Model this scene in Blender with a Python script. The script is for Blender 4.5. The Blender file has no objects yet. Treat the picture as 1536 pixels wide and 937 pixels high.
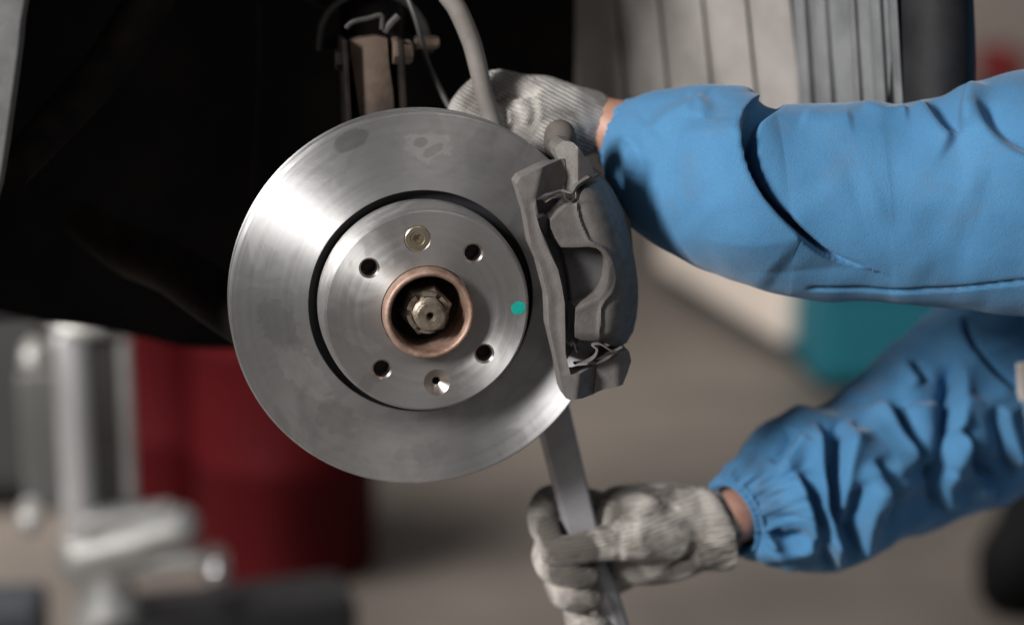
import bpy, bmesh, math, random
import numpy as np
from mathutils import Vector, Matrix, noise

random.seed(4); np.random.seed(4)
S = bpy.context.scene
COL = S.collection
R = math.radians

# ------------------------------------------------------------------ camera
HUB = Vector((0, 0, 1.15))                 # centre of the disc's front friction face
LENS, SENS, DIST = 70.0, 36.0, 1.50
AZ, EL = R(8.0), R(13.5)
CAMP = HUB + Vector((-math.sin(AZ)*math.cos(EL), -math.cos(AZ)*math.cos(EL), math.sin(EL)))*DIST
K = SENS/LENS/1536.0
PX0, PY0 = 628.5, 452.0                    # where the disc centre falls in the photograph
def cam_rot():
    fwd = (HUB-CAMP).normalized()
    yaw = math.atan2(fwd.x, fwd.y) + math.atan((768-PX0)*K)
    pitch = math.asin(fwd.z) + math.atan((PY0-468.5)*K)
    return Matrix.Rotation(-yaw, 3, 'Z') @ Matrix.Rotation(math.pi/2+pitch, 3, 'X')
CR = cam_rot()
cam_d = bpy.data.cameras.new('camera'); cam = bpy.data.objects.new('camera', cam_d); COL.objects.link(cam)
cam_d.lens = LENS; cam_d.sensor_width = SENS; cam_d.clip_start = 0.05; cam_d.clip_end = 100
cam.location = CAMP; cam.rotation_euler = CR.to_euler()
cam_d.dof.use_dof = True; cam_d.dof.focus_distance = 1.47; cam_d.dof.aperture_fstop = 2.0
S.camera = cam

# ------------------------------------------------------------------ light
w = bpy.data.worlds.new('World'); S.world = w; w.use_nodes = True
bg = w.node_tree.nodes['Background']; bg.inputs[0].default_value = (0.92, 0.95, 1.0, 1); bg.inputs[1].default_value = 0.085
def area(name, loc, target, size, power, col=(1, 1, 1), sy=None):
    l = bpy.data.lights.new(name, 'AREA'); l.energy = power; l.size = size; l.color = col
    if sy: l.shape = 'RECTANGLE'; l.size_y = sy
    o = bpy.data.objects.new(name, l); COL.objects.link(o); o.location = loc
    o.rotation_euler = (Vector(target)-Vector(loc)).to_track_quat('-Z', 'Y').to_euler()
    return o
area('key_lamp', HUB+Vector((-2.05, -1.50, 1.18)), HUB+Vector((0.1, 0, 0)), 0.4, 132, (1, 0.97, 0.94), 0.8)
area('ceiling_lamp', Vector((-1.6, 2.2, 3.4)), Vector((0.8, 5.0, 0)), 1.6, 200, (1, 0.95, 0.89), 2.4)
area('workshop_lamp', Vector((0.7, -2.3, 3.1)), HUB, 1.2, 9, (1, 0.93, 0.87), 1.2)
S.view_settings.view_transform = 'Standard'; S.view_settings.look = 'None'
S.view_settings.exposure = 0.0; S.view_settings.gamma = 1.0
S.view_settings.use_curve_mapping = False
S.render.engine = 'CYCLES'

# ------------------------------------------------------------------ pixel helpers
def ray(px, py):
    return CR @ Vector(((px-768)*K, -(py-468.5)*K, -1.0))
def W(px, py, Y):
    d = ray(px, py); t = (Y-CAMP.y)/d.y
    return CAMP + d*t
def F(px, py, Z=0.0):
    d = ray(px, py); t = (Z-CAMP.z)/d.z
    return CAMP + d*t
CRn = np.array(CR); CPn = np.array(CAMP)
def project(v):
    l = (np.asarray(v)-CPn) @ CRn
    return np.stack([768 + l[:, 0]/(-l[:, 2])/K, 468.5 - l[:, 1]/(-l[:, 2])/K], 1)

# ------------------------------------------------------------------ materials
def mat(name, col, rough=0.6, metal=0.0, col2=None, nscale=40, bump=0.0, bscale=200, rvar=0.0, aniso=0.0,
        sheen=0.0, spec=0.5, ndet=6, contrast=(0.35, 0.65), coat=0.0, bdist=0.001):
    m = bpy.data.materials.new(name); m.use_nodes = True
    nt = m.node_tree; n = nt.nodes; L = nt.links; b = n['Principled BSDF']
    b.inputs['Base Color'].default_value = (*col, 1); b.inputs['Roughness'].default_value = rough
    b.inputs['Metallic'].default_value = metal; b.inputs['Specular IOR Level'].default_value = spec
    if sheen: b.inputs['Sheen Weight'].default_value = sheen; b.inputs['Sheen Roughness'].default_value = 0.4
    if coat: b.inputs['Coat Weight'].default_value = coat
    tc = n.new('ShaderNodeTexCoord')
    if col2 or rvar:
        nz = n.new('ShaderNodeTexNoise'); nz.inputs['Scale'].default_value = nscale; nz.inputs['Detail'].default_value = ndet
        nz.inputs['Roughness'].default_value = 0.6
        L.new(tc.outputs['Object'], nz.inputs['Vector'])
        if col2:
            cr = n.new('ShaderNodeValToRGB'); cr.color_ramp.elements[0].position = contrast[0]; cr.color_ramp.elements[1].position = contrast[1]
            cr.color_ramp.elements[0].color = (*col, 1); cr.color_ramp.elements[1].color = (*col2, 1)
            L.new(nz.outputs['Fac'], cr.inputs[0]); L.new(cr.outputs[0], b.inputs['Base Color'])
        if rvar:
            mr = n.new('ShaderNodeMapRange'); mr.inputs[1].default_value = 0.3; mr.inputs[2].default_value = 0.7
            mr.inputs[3].default_value = max(0.02, rough-rvar); mr.inputs[4].default_value = min(1, rough+rvar)
            L.new(nz.outputs['Fac'], mr.inputs[0]); L.new(mr.outputs[0], b.inputs['Roughness'])
    if bump:
        nb = n.new('ShaderNodeTexNoise'); nb.inputs['Scale'].default_value = bscale; nb.inputs['Detail'].default_value = 4
        L.new(tc.outputs['Object'], nb.inputs['Vector'])
        bp = n.new('ShaderNodeBump'); bp.inputs['Strength'].default_value = bump; bp.inputs['Distance'].default_value = bdist
        L.new(nb.outputs['Fac'], bp.inputs['Height']); L.new(bp.outputs[0], b.inputs['Normal'])
    if aniso:
        b.inputs['Anisotropic'].default_value = aniso; b.inputs['Anisotropic Rotation'].default_value = 0.25
        tg = n.new('ShaderNodeTangent'); tg.direction_type = 'RADIAL'; tg.axis = 'Y'
        L.new(tg.outputs[0], b.inputs['Tangent'])
    return m

def steel_mat(name, base, rough, aniso, spots):
    """turned steel: concentric lathe marks, smudges, a few oil spots (x, z, radius, darkness in disc coordinates)"""
    m = mat(name, base, rough, 0.92, aniso=aniso)
    nt = m.node_tree; n = nt.nodes; L = nt.links; b = n['Principled BSDF']
    tc = n.new('ShaderNodeTexCoord')
    # radius -> lathe marks
    sx = n.new('ShaderNodeSeparateXYZ'); L.new(tc.outputs['Object'], sx.inputs[0])
    cb = n.new('ShaderNodeCombineXYZ'); L.new(sx.outputs[0], cb.inputs[0]); L.new(sx.outputs[2], cb.inputs[1])
    ln = n.new('ShaderNodeVectorMath'); ln.operation = 'LENGTH'; L.new(cb.outputs[0], ln.inputs[0])
    n1 = n.new('ShaderNodeTexNoise'); n1.noise_dimensions = '1D'; n1.inputs['Scale'].default_value = 900; n1.inputs['Detail'].default_value = 4
    L.new(ln.outputs['Value'], n1.inputs['W'])
    n2 = n.new('ShaderNodeTexNoise'); n2.inputs['Scale'].default_value = 24; n2.inputs['Detail'].default_value = 5; n2.inputs['Distortion'].default_value = 2.2
    L.new(tc.outputs['Object'], n2.inputs['Vector'])
    n3 = n.new('ShaderNodeTexNoise'); n3.inputs['Scale'].default_value = 9; n3.inputs['Detail'].default_value = 3
    L.new(tc.outputs['Object'], n3.inputs['Vector'])
    def math_(op, a, bb, c=None):
        q = n.new('ShaderNodeMath'); q.operation = op
        for i, v in enumerate((a, bb, c)):
            if v is None: continue
            if isinstance(v, (int, float)): q.inputs[i].default_value = v
            else: L.new(v, q.inputs[i])
        return q.outputs[0]
    r = math_('MULTIPLY_ADD', n1.outputs['Fac'], 0.10, rough-0.05)
    sm = n.new('ShaderNodeMapRange'); sm.inputs[1].default_value = 0.42; sm.inputs[2].default_value = 0.68; sm.inputs[3].default_value = -0.03; sm.inputs[4].default_value = 0.14
    L.new(n2.outputs['Fac'], sm.inputs[0]); r = math_('ADD', r, sm.outputs[0])
    nb_ = n.new('ShaderNodeTexNoise'); nb_.noise_dimensions = '1D'; nb_.inputs['Scale'].default_value = 260; nb_.inputs['Detail'].default_value = 6
    L.new(ln.outputs['Value'], nb_.inputs['W'])
    v = math_('MULTIPLY_ADD', nb_.outputs['Fac'], 0.15, 0.92)
    r = math_('MULTIPLY_ADD', nb_.outputs['Fac'], 0.07, math_('ADD', r, -0.035))
    sm2 = n.new('ShaderNodeMapRange'); sm2.inputs[1].default_value = 0.35; sm2.inputs[2].default_value = 0.7; sm2.inputs[3].default_value = 1.05; sm2.inputs[4].default_value = 0.90
    L.new(n2.outputs['Fac'], sm2.inputs[0]); v = math_('MULTIPLY', v, sm2.outputs[0])
    sm3 = n.new('ShaderNodeMapRange'); sm3.inputs[1].default_value = 0.35; sm3.inputs[2].default_value = 0.65; sm3.inputs[3].default_value = 0.9; sm3.inputs[4].default_value = 1.06
    L.new(n3.outputs['Fac'], sm3.inputs[0]); v = math_('MULTIPLY', v, sm3.outputs[0])
    for (x, z, rx, rz, rot, dk, dist) in spots:
        mp = n.new('ShaderNodeMapping'); mp.vector_type = 'TEXTURE'
        mp.inputs['Location'].default_value = (x, z, 0); mp.inputs['Rotation'].default_value = (0, 0, rot); mp.inputs['Scale'].default_value = (rx, rz, 1)
        L.new(cb.outputs[0], mp.inputs[0])
        l2 = n.new('ShaderNodeVectorMath'); l2.operation = 'LENGTH'; L.new(mp.outputs[0], l2.inputs[0])
        nn = n.new('ShaderNodeTexNoise'); nn.inputs['Scale'].default_value = 130; nn.inputs['Detail'].default_value = 3
        L.new(tc.outputs['Object'], nn.inputs['Vector'])
        dd = math_('MULTIPLY_ADD', nn.outputs['Fac'], dist, l2.outputs['Value'])
        k = n.new('ShaderNodeMapRange'); k.interpolation_type = 'SMOOTHSTEP'
        k.inputs[1].default_value = 0.8+dist*0.5; k.inputs[2].default_value = 1.05+dist*0.5; k.inputs[3].default_value = dk; k.inputs[4].default_value = 1.0
        L.new(dd, k.inputs[0]); v = math_('MULTIPLY', v, k.outputs[0])
    mx = n.new('ShaderNodeVectorMath'); mx.operation = 'SCALE'; mx.inputs[0].default_value = base; L.new(v, mx.inputs['Scale'])
    L.new(mx.outputs[0], b.inputs['Base Color']); L.new(r, b.inputs['Roughness'])
    bp = n.new('ShaderNodeBump'); bp.inputs['Strength'].default_value = 0.06; bp.inputs['Distance'].default_value = 0.0003
    L.new(n1.outputs['Fac'], bp.inputs['Height']); L.new(bp.outputs[0], b.inputs['Normal'])
    return m

def knit_mat(name, col, dirt, axis_rot):
    m = mat(name, col, 0.95, sheen=0.25, spec=0.15)
    nt = m.node_tree; n = nt.nodes; L = nt.links; b = n['Principled BSDF']
    tc = n.new('ShaderNodeTexCoord')
    nz = n.new('ShaderNodeTexNoise'); nz.inputs['Scale'].default_value = 26; nz.inputs['Detail'].default_value = 6; nz.inputs['Distortion'].default_value = 0.5
    L.new(tc.outputs['Object'], nz.inputs['Vector'])
    cr = n.new('ShaderNodeValToRGB'); e = cr.color_ramp.elements
    e[0].position = 0.41; e[0].color = (*dirt, 1); e[1].position = 0.63; e[1].color = (*col, 1)
    L.new(nz.outputs['Fac'], cr.inputs[0])
    mp = n.new('ShaderNodeMapping'); mp.inputs['Rotation'].default_value = axis_rot; L.new(tc.outputs['Object'], mp.inputs[0])
    wv = n.new('ShaderNodeTexWave'); wv.bands_direction = 'Z'; wv.inputs['Scale'].default_value = 105; wv.inputs['Distortion'].default_value = 2.2
    wv.inputs['Detail'].default_value = 2; wv.inputs['Detail Scale'].default_value = 1.2
    L.new(mp.outputs[0], wv.inputs['Vector'])
    w2 = n.new('ShaderNodeTexWave'); w2.bands_direction = 'X'; w2.inputs['Scale'].default_value = 150; w2.inputs['Distortion'].default_value = 2.0
    L.new(mp.outputs[0], w2.inputs['Vector'])
    mu = n.new('ShaderNodeMath'); mu.operation = 'MULTIPLY_ADD'; mu.inputs[1].default_value = 0.5; L.new(w2.outputs['Fac'], mu.inputs[0]); L.new(wv.outputs['Fac'], mu.inputs[2])
    mxx = n.new('ShaderNodeMix'); mxx.data_type = 'RGBA'; mxx.blend_type = 'MULTIPLY'; mxx.inputs['Factor'].default_value = 0.17
    L.new(cr.outputs[0], mxx.inputs['A']); L.new(mu.outputs[0], mxx.inputs['B']); L.new(mxx.outputs['Result'], b.inputs['Base Color'])
    bp = n.new('ShaderNodeBump'); bp.inputs['Strength'].default_value = 0.8; bp.inputs['Distance'].default_value = 0.0014
    L.new(mu.outputs[0], bp.inputs['Height']); L.new(bp.outputs[0], b.inputs['Normal'])
    return m

M = {}
M['disc'] = steel_mat('turned_steel_ring', (0.60, 0.60, 0.605), 0.49, 0.93, [
    (-0.051, 0.124, 0.0150, 0.0075, 0.40, 0.72, 0.5), (0.006, 0.118, 0.019, 0.011, 0.0, 1.18, 1.6), (0.0, 0.121, 0.006, 0.004, 0.1, 0.75, 1.2),
    (0.010, 0.115, 0.008, 0.004, 0.5, 0.80, 1.5), (-0.108, -0.012, 0.014, 0.022, 0.5, 0.84, 1.4), (-0.09, -0.05, 0.012, 0.03, 0.7, 1.16, 1.6),
    (-0.066, -0.088, 0.02, 0.012, -0.6, 0.86, 1.6), (0.045, 0.112, 0.012, 0.02, -0.3, 0.92, 1.2), (0.0, -0.118, 0.02, 0.008, 0.1, 0.9, 1.6)])
M['hat'] = steel_mat('turned_steel_hat', (0.55, 0.545, 0.54), 0.46, 0.82, [
    (-0.05, -0.02, 0.016, 0.006, -0.5, 1.12, 1.6), (-0.045, -0.052, 0.014, 0.006, 0.8, 0.88, 1.4), (0.02, -0.062, 0.012, 0.005, 0.4, 1.1, 1.6)])
M['chamfer'] = mat('chamfer_steel', (0.62, 0.56, 0.52), 0.3, 1.0)
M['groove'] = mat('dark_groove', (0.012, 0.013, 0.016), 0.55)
M['copper'] = mat('rusty_copper_hub', (0.22, 0.13, 0.095), 0.55, 0.5, (0.40, 0.28, 0.225), 60, 0.35, 350, 0.12)
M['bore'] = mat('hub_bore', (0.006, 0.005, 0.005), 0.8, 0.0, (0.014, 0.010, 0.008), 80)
M['nut'] = mat('zinc_nut', (0.36, 0.31, 0.25), 0.45, 0.7, (0.13, 0.10, 0.075), 130, 0.4, 500, 0.12)
M['screw'] = mat('yellow_zinc_screw', (0.56, 0.50, 0.38), 0.33, 0.9, (0.42, 0.36, 0.26), 120)
M['black'] = mat('black', (0.006, 0.006, 0.007), 0.8, spec=0.2)
M['teal_dot'] = mat('teal_paint_mark', (0.0, 0.26, 0.22), 0.55, 0, (0.0, 0.33, 0.28), 200, 0.2, 500)
M['cast'] = mat('cast_iron_grey', (0.145, 0.134, 0.127), 0.6, 0.15, (0.108, 0.099, 0.094), 120, 0.3, 700, 0.08, bdist=0.0009)
M['cast2'] = mat('cast_iron_carrier', (0.178, 0.165, 0.157), 0.58, 0.15, (0.136, 0.125, 0.119), 110, 0.3, 700, 0.08, bdist=0.0009)
M['pad'] = mat('brake_pad_plate', (0.075, 0.072, 0.077), 0.5, 0.2, (0.11, 0.105, 0.11), 30, 0.2, 500)
M['clip'] = mat('spring_clip_steel', (0.05, 0.045, 0.042), 0.4, 0.7, (0.16, 0.14, 0.12), 150)
M['bright'] = mat('bright_steel', (0.7, 0.68, 0.66), 0.3, 1.0)
M['rubber'] = mat('black_rubber', (0.035, 0.033, 0.033), 0.55, 0, (0.06, 0.056, 0.054), 60, 0.2, 300)
M['boot_rubber'] = mat('brown_black_rubber', (0.13, 0.113, 0.102), 0.85, 0, (0.095, 0.083, 0.076), 80, spec=0.2)
M['strut'] = mat('rust_brown_bracket', (0.125, 0.088, 0.066), 0.75, 0.1, (0.060, 0.044, 0.036), 22, 0.4, 250, contrast=(0.4, 0.62))
M['dark_iron'] = mat('black_iron', (0.008, 0.007, 0.007), 0.7, 0.0, (0.020, 0.015, 0.013), 40, 0.2, 200, spec=0.12)
M['bolt'] = mat('tan_bolt', (0.30, 0.235, 0.19), 0.5, 0.5, (0.2, 0.14, 0.11), 90)
M['hose'] = mat('grey_brake_hose', (0.185, 0.168, 0.155), 0.62, 0, (0.145, 0.13, 0.12), 50, 0.15, 500)
M['glove'] = knit_mat('knitted_cotton', (0.52, 0.495, 0.47), (0.19, 0.175, 0.162), (0, -0.5, 0.3))
M['glove2'] = knit_mat('knitted_cotton_dirty', (0.54, 0.505, 0.465), (0.11, 0.098, 0.088), (0, 0.15, 0))
M['skin'] = mat('skin', (0.42, 0.235, 0.17), 0.5, 0, (0.31, 0.16, 0.115), 60, 0.15, 400)
M['skin'].node_tree.nodes['Principled BSDF'].inputs['Subsurface Weight'].default_value = 0.1
M['skin'].node_tree.nodes['Principled BSDF'].inputs['Subsurface Radius'].default_value = (0.01, 0.004, 0.002)
def cloth_mat(name, c1, c2):
    m = mat(name, c1, 0.88, 0, c2, 11, sheen=0.22, spec=0.25, contrast=(0.3, 0.7))
    nt = m.node_tree; n = nt.nodes; L = nt.links; b = n['Principled BSDF']
    tc = n.new('ShaderNodeTexCoord')
    a = n.new('ShaderNodeTexNoise'); a.inputs['Scale'].default_value = 900; a.inputs['Detail'].default_value = 2; L.new(tc.outputs['Object'], a.inputs['Vector'])
    c = n.new('ShaderNodeTexNoise'); c.inputs['Scale'].default_value = 55; c.inputs['Detail'].default_value = 5; L.new(tc.outputs['Object'], c.inputs['Vector'])
    s = n.new('ShaderNodeMath'); s.operation = 'MULTIPLY_ADD'; s.inputs[1].default_value = 1.6; L.new(c.outputs['Fac'], s.inputs[0]); L.new(a.outputs['Fac'], s.inputs[2])
    bp = n.new('ShaderNodeBump'); bp.inputs['Strength'].default_value = 0.5; bp.inputs['Distance'].default_value = 0.0009
    L.new(s.outputs[0], bp.inputs['Height']); L.new(bp.outputs[0], b.inputs['Normal'])
    cr = b.inputs['Base Color'].links[0].from_socket
    mr = n.new('ShaderNodeMapRange'); mr.inputs[1].default_value = 0.3; mr.inputs[2].default_value = 0.7; mr.inputs[3].default_value = 0.92; mr.inputs[4].default_value = 1.06
    L.new(a.outputs['Fac'], mr.inputs[0])
    vs = n.new('ShaderNodeVectorMath'); vs.operation = 'SCALE'; L.new(cr, vs.inputs[0]); L.new(mr.outputs[0], vs.inputs['Scale'])
    st = n.new('ShaderNodeTexNoise'); st.inputs['Scale'].default_value = 17; st.inputs['Detail'].default_value = 7; st.inputs['Roughness'].default_value = 0.7; L.new(tc.outputs['Object'], st.inputs['Vector'])
    sr = n.new('ShaderNodeMapRange'); sr.inputs[1].default_value = 0.54; sr.inputs[2].default_value = 0.74; sr.inputs[3].default_value = 0.0; sr.inputs[4].default_value = 0.55
    L.new(st.outputs['Fac'], sr.inputs[0])
    mx = n.new('ShaderNodeMix'); mx.data_type = 'RGBA'; mx.inputs['B'].default_value = (0.105, 0.155, 0.225, 1)
    L.new(sr.outputs[0], mx.inputs['Factor']); L.new(vs.outputs[0], mx.inputs['A']); L.new(mx.outputs['Result'], b.inputs['Base Color'])
    return m
M['cloth'] = cloth_mat('blue_workwear', (0.056, 0.186, 0.360), (0.078, 0.230, 0.420))
M['pale_blue'] = mat('pale_blue_patch', (0.25, 0.42, 0.52), 0.8)
M['bar'] = mat('grey_steel_bar', (0.46, 0.46, 0.48), 0.42, 0.4, (0.34, 0.34, 0.355), 30, 0.1, 300, 0.1)
M['liner'] = mat('dusty_felt_liner', (0.34, 0.32, 0.305), 0.95, 0, (0.27, 0.252, 0.24), 26, 0.5, 500)
M['liner2'] = mat('blue_grey_liner', (0.21, 0.218, 0.226), 0.8, 0, (0.12, 0.127, 0.134), 18, 0.4, 400)
M['arch'] = mat('black_arch_plastic', (0.005, 0.005, 0.0055), 0.85, 0, (0.016, 0.013, 0.012), 7, spec=0.15)
M['trim'] = mat('black_trim', (0.011, 0.011, 0.013), 0.6, 0, (0.02, 0.02, 0.022), 30, spec=0.3)
M['fender'] = mat('grey_dusty_paint', (0.20, 0.20, 0.205), 0.5, 0.2, (0.15, 0.148, 0.146), 50, 0.2, 300, coat=0.2)
M['floor'] = mat('workshop_floor', (0.105, 0.093, 0.085), 0.55, 0, (0.200, 0.173, 0.152), 0.9, 0.1, 30, 0.1, ndet=3, contrast=(0.36, 0.62))
M['wall'] = mat('workshop_wall', (0.62, 0.54, 0.49), 0.9, 0, (0.52, 0.45, 0.41), 1.2)
M['red'] = mat('red_drum_paint', (0.080, 0.0026, 0.005), 0.65, 0, (0.066, 0.002, 0.004), 6, 0.1, 40, spec=0.15)
M['teal'] = mat('teal_cabinet_paint', (0.004, 0.135, 0.185), 0.6, 0, (0.004, 0.120, 0.165), 5)
M['cream'] = mat('cream_bench', (0.80, 0.71, 0.64), 0.6, 0, (0.72, 0.64, 0.57), 6)
M['chrome'] = mat('polished_post', (0.75, 0.75, 0.76), 0.22, 1.0, rvar=0.06, nscale=20)
M['alu'] = mat('pale_lift_plate', (0.50, 0.50, 0.49), 0.45, 0.5, (0.40, 0.40, 0.39), 25)
M['silver'] = mat('post_bright_reflection', (0.80, 0.80, 0.82), 0.32, 0.55)  # bright reflection stripe of the chrome post, put into the colour
M['plate'] = mat('grey_side_plate', (0.17, 0.17, 0.165), 0.6, 0.1)
M['plate2'] = mat('dark_grey_cabinet', (0.045, 0.048, 0.047), 0.6, 0, (0.035, 0.037, 0.036), 4)
M['slate'] = mat('slate_lift_arm', (0.05, 0.058, 0.07), 0.5, 0.2, (0.04, 0.045, 0.055), 12)
M['redspot'] = mat('red_tool_box', (0.45, 0.03, 0.035), 0.5)
M['hair'] = mat('dark_hair', (0.02, 0.014, 0.01), 0.6)
M['eye'] = mat('eye_white', (0.7, 0.68, 0.66), 0.25)
M['lip'] = mat('lip', (0.36, 0.15, 0.12), 0.5)
M['boot'] = mat('black_boot', (0.02, 0.02, 0.02), 0.5)

# ------------------------------------------------------------------ object helpers
def empty(name, loc, label, cat, group=None, kind=None):
    o = bpy.data.objects.new(name, None); COL.objects.link(o); o.location = loc; o.empty_display_size = 0.05
    o['label'] = label; o['category'] = cat
    if group: o['group'] = group
    return o
def base_world(p):
    v = Vector((0, 0, 0))
    while p: v = v + p.location; p = p.parent
    return v
def mesh(name, verts, faces, m, parent=None, smooth=True, angle=40, origin=None, bevel=0, seg=2):
    """verts in world coordinates; the origin is the parent's (or the given) point"""
    verts = np.asarray([tuple(v) for v in verts], float) if not isinstance(verts, np.ndarray) else verts
    pw = base_world(parent)
    org = Vector(origin) if origin is not None else (pw if parent else Vector(verts.mean(0)))
    me = bpy.data.meshes.new(name)
    me.from_pydata((verts-np.array(org)).tolist(), [], [list(f) for f in faces]); me.update()
    bm = bmesh.new(); bm.from_mesh(me); bmesh.ops.remove_doubles(bm, verts=bm.verts, dist=1e-6)
    bmesh.ops.recalc_face_normals(bm, faces=bm.faces); bm.to_mesh(me); bm.free()
    me.materials.append(m)
    o = bpy.data.objects.new(name, me); COL.objects.link(o)
    if parent: o.parent = parent; o.location = org-pw
    else: o.location = org
    if bevel:
        b = o.modifiers.new('bevel', 'BEVEL'); b.width = bevel; b.segments = seg; b.limit_method = 'ANGLE'; b.angle_limit = R(30)
    if smooth:
        me.polygons.foreach_set('use_smooth', [True]*len(me.polygons))
        me.set_sharp_from_angle(angle=R(angle))
    return o
def tag(o, label, cat, group=None):
    o['label'] = label; o['category'] = cat
    if group: o['group'] = group
    return o
def struct(o): o['kind'] = 'structure'; return o

def lathe(prof, n=96, close=False, org=HUB, ax='-y'):
    """prof of (r, d): d outward along -y (or up z for ax 'z')"""
    v = []; f = []
    for (r, d) in prof:
        for k in range(n):
            a = 2*math.pi*k/n
            if ax == '-y': v.append((org[0]+r*math.cos(a), org[1]-d, org[2]+r*math.sin(a)))
            else: v.append((org[0]+r*math.cos(a), org[1]+r*math.sin(a), org[2]+d))
    m_ = len(prof)
    for i in range(m_-1 + (1 if close else 0)):
        for k in range(n):
            a, b = i*n+k, i*n+(k+1) % n; c, d_ = ((i+1) % m_)*n+(k+1) % n, ((i+1) % m_)*n+k
            f.append((a, b, c, d_))
    return v, f
def merge(*vf):
    V, Fc = [], []
    for v, f in vf:
        o = len(V); V += [tuple(x) for x in v]; Fc += [tuple(i+o for i in q) for q in f]
    return V, Fc
def catmull(pts, n):
    p = np.asarray(pts, float); p = np.vstack([2*p[0]-p[1], p, 2*p[-1]-p[-2]])
    out = []
    segs = len(p)-3
    for t in np.linspace(0, segs-1e-9, n):
        i = int(t); u = t-i; a, b, c, d = p[i:i+4]
        out.append(0.5*((2*b)+(-a+c)*u+(2*a-5*b+4*c-d)*u*u+(-a+3*b-3*c+d)*u**3))
    return np.array(out)
def tube(pts, rad, n=16, samples=None, round_caps=False, smoothp=True):
    pr = np.array([list(p)+[r] for p, r in zip(pts, rad if hasattr(rad, '__len__') else [rad]*len(pts))], float)
    if smoothp and len(pr) > 2: pr = catmull(pr, samples or len(pr)*8)
    elif samples: 
        t = np.linspace(0, len(pr)-1, samples); pr = np.stack([np.interp(t, range(len(pr)), pr[:, k]) for k in range(4)], 1)
    P = pr[:, :3]; Rr = pr[:, 3]
    if round_caps:
        d0 = (P[0]-P[1])/np.linalg.norm(P[0]-P[1]); d1 = (P[-1]-P[-2])/np.linalg.norm(P[-1]-P[-2])
        pre = [(P[0]+d0*Rr[0]*math.sin(a), Rr[0]*math.cos(a)) for a in (1.5, 1.2, 0.9, 0.6, 0.3)]
        post = [(P[-1]+d1*Rr[-1]*math.sin(a), Rr[-1]*math.cos(a)) for a in (0.3, 0.6, 0.9, 1.2, 1.5)]
        P = np.vstack([[q[0] for q in pre], P, [q[0] for q in post]]); Rr = np.array([q[1] for q in pre]+list(Rr)+[q[1] for q in post])
    T = np.gradient(P, axis=0); T /= np.linalg.norm(T, axis=1)[:, None]
    up = np.array([0, 0, 1.0]) if abs(T[0][2]) < 0.9 else np.array([1.0, 0, 0])
    N = np.cross(T[0], up); N /= np.linalg.norm(N)
    v = []; f = []
    for i in range(len(P)):
        N = N-T[i]*np.dot(N, T[i]); N /= np.linalg.norm(N); B = np.cross(T[i], N)
        for k in range(n):
            a = 2*math.pi*k/n; v.append(P[i]+Rr[i]*(math.cos(a)*N+math.sin(a)*B))
    for i in range(len(P)-1):
        for k in range(n): f.append((i*n+k, i*n+(k+1) % n, (i+1)*n+(k+1) % n, (i+1)*n+k))
    f.append(tuple(range(n))[::-1]); f.append(tuple((len(P)-1)*n+k for k in range(n)))
    return v, f
def box(c, s, rz=0):
    v = []
    for x in (-1, 1):
        for y in (-1, 1):
            for z in (-1, 1):
                X, Y = x*s[0]/2, y*s[1]/2
                v.append((c[0]+X*math.cos(rz)-Y*math.sin(rz), c[1]+X*math.sin(rz)+Y*math.cos(rz), c[2]+z*s[2]/2))
    return v, [(0, 1, 3, 2), (4, 6, 7, 5), (0, 4, 5, 1), (2, 3, 7, 6), (0, 2, 6, 4), (1, 5, 7, 3)]
def prism(pts, z0, z1):
    n = len(pts); v = [(p[0], p[1], z0) for p in pts]+[(p[0], p[1], z1) for p in pts]
    return v, [tuple(range(n))[::-1], tuple(range(n, 2*n))]+[(k, (k+1) % n, n+(k+1) % n, n+k) for k in range(n)]

def seg_field(P, line, taper=0.18):
    """signed distance (px) of points to a polyline, and a taper weight along it"""
    line = np.asarray(line, float)
    if len(line) > 2: line = catmull(line, len(line)*6)
    best = np.full(len(P), 1e9); sg = np.zeros(len(P)); tt = np.zeros(len(P))
    ln = np.linalg.norm(np.diff(line, axis=0), axis=1); cum = np.concatenate([[0], np.cumsum(ln)])
    for i in range(len(line)-1):
        a, b = line[i], line[i+1]; d = b-a; L2 = (d*d).sum()+1e-9
        t = np.clip(((P-a) @ d)/L2, 0, 1); q = P-(a+t[:, None]*d); dist = np.hypot(q[:, 0], q[:, 1])
        cr = d[0]*q[:, 1]-d[1]*q[:, 0]
        u = dist < best
        best = np.where(u, dist, best); sg = np.where(u, np.sign(cr), sg); tt = np.where(u, (cum[i]+t*ln[i])/cum[-1], tt)
    wgt = np.clip(np.minimum(tt, 1-tt)/taper, 0, 1) if taper else np.ones(len(P)); wgt = wgt*wgt*(3-2*wgt)
    return best*sg, wgt
def stroke(P, line, a_pos, w_pos, a_neg, w_neg, soft=3.0, taper=0.18):
    """displacement (m): positive side of the line (right of travel, picture y down) and negative side"""
    d, wg = seg_field(P, line, taper)
    hp = a_pos*np.exp(-(d/w_pos)**2); hn = a_neg*np.exp(-(d/w_neg)**2)
    s = 0.5+0.5*np.tanh(d/soft)
    return (hp*s+hn*(1-s))*wg

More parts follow.
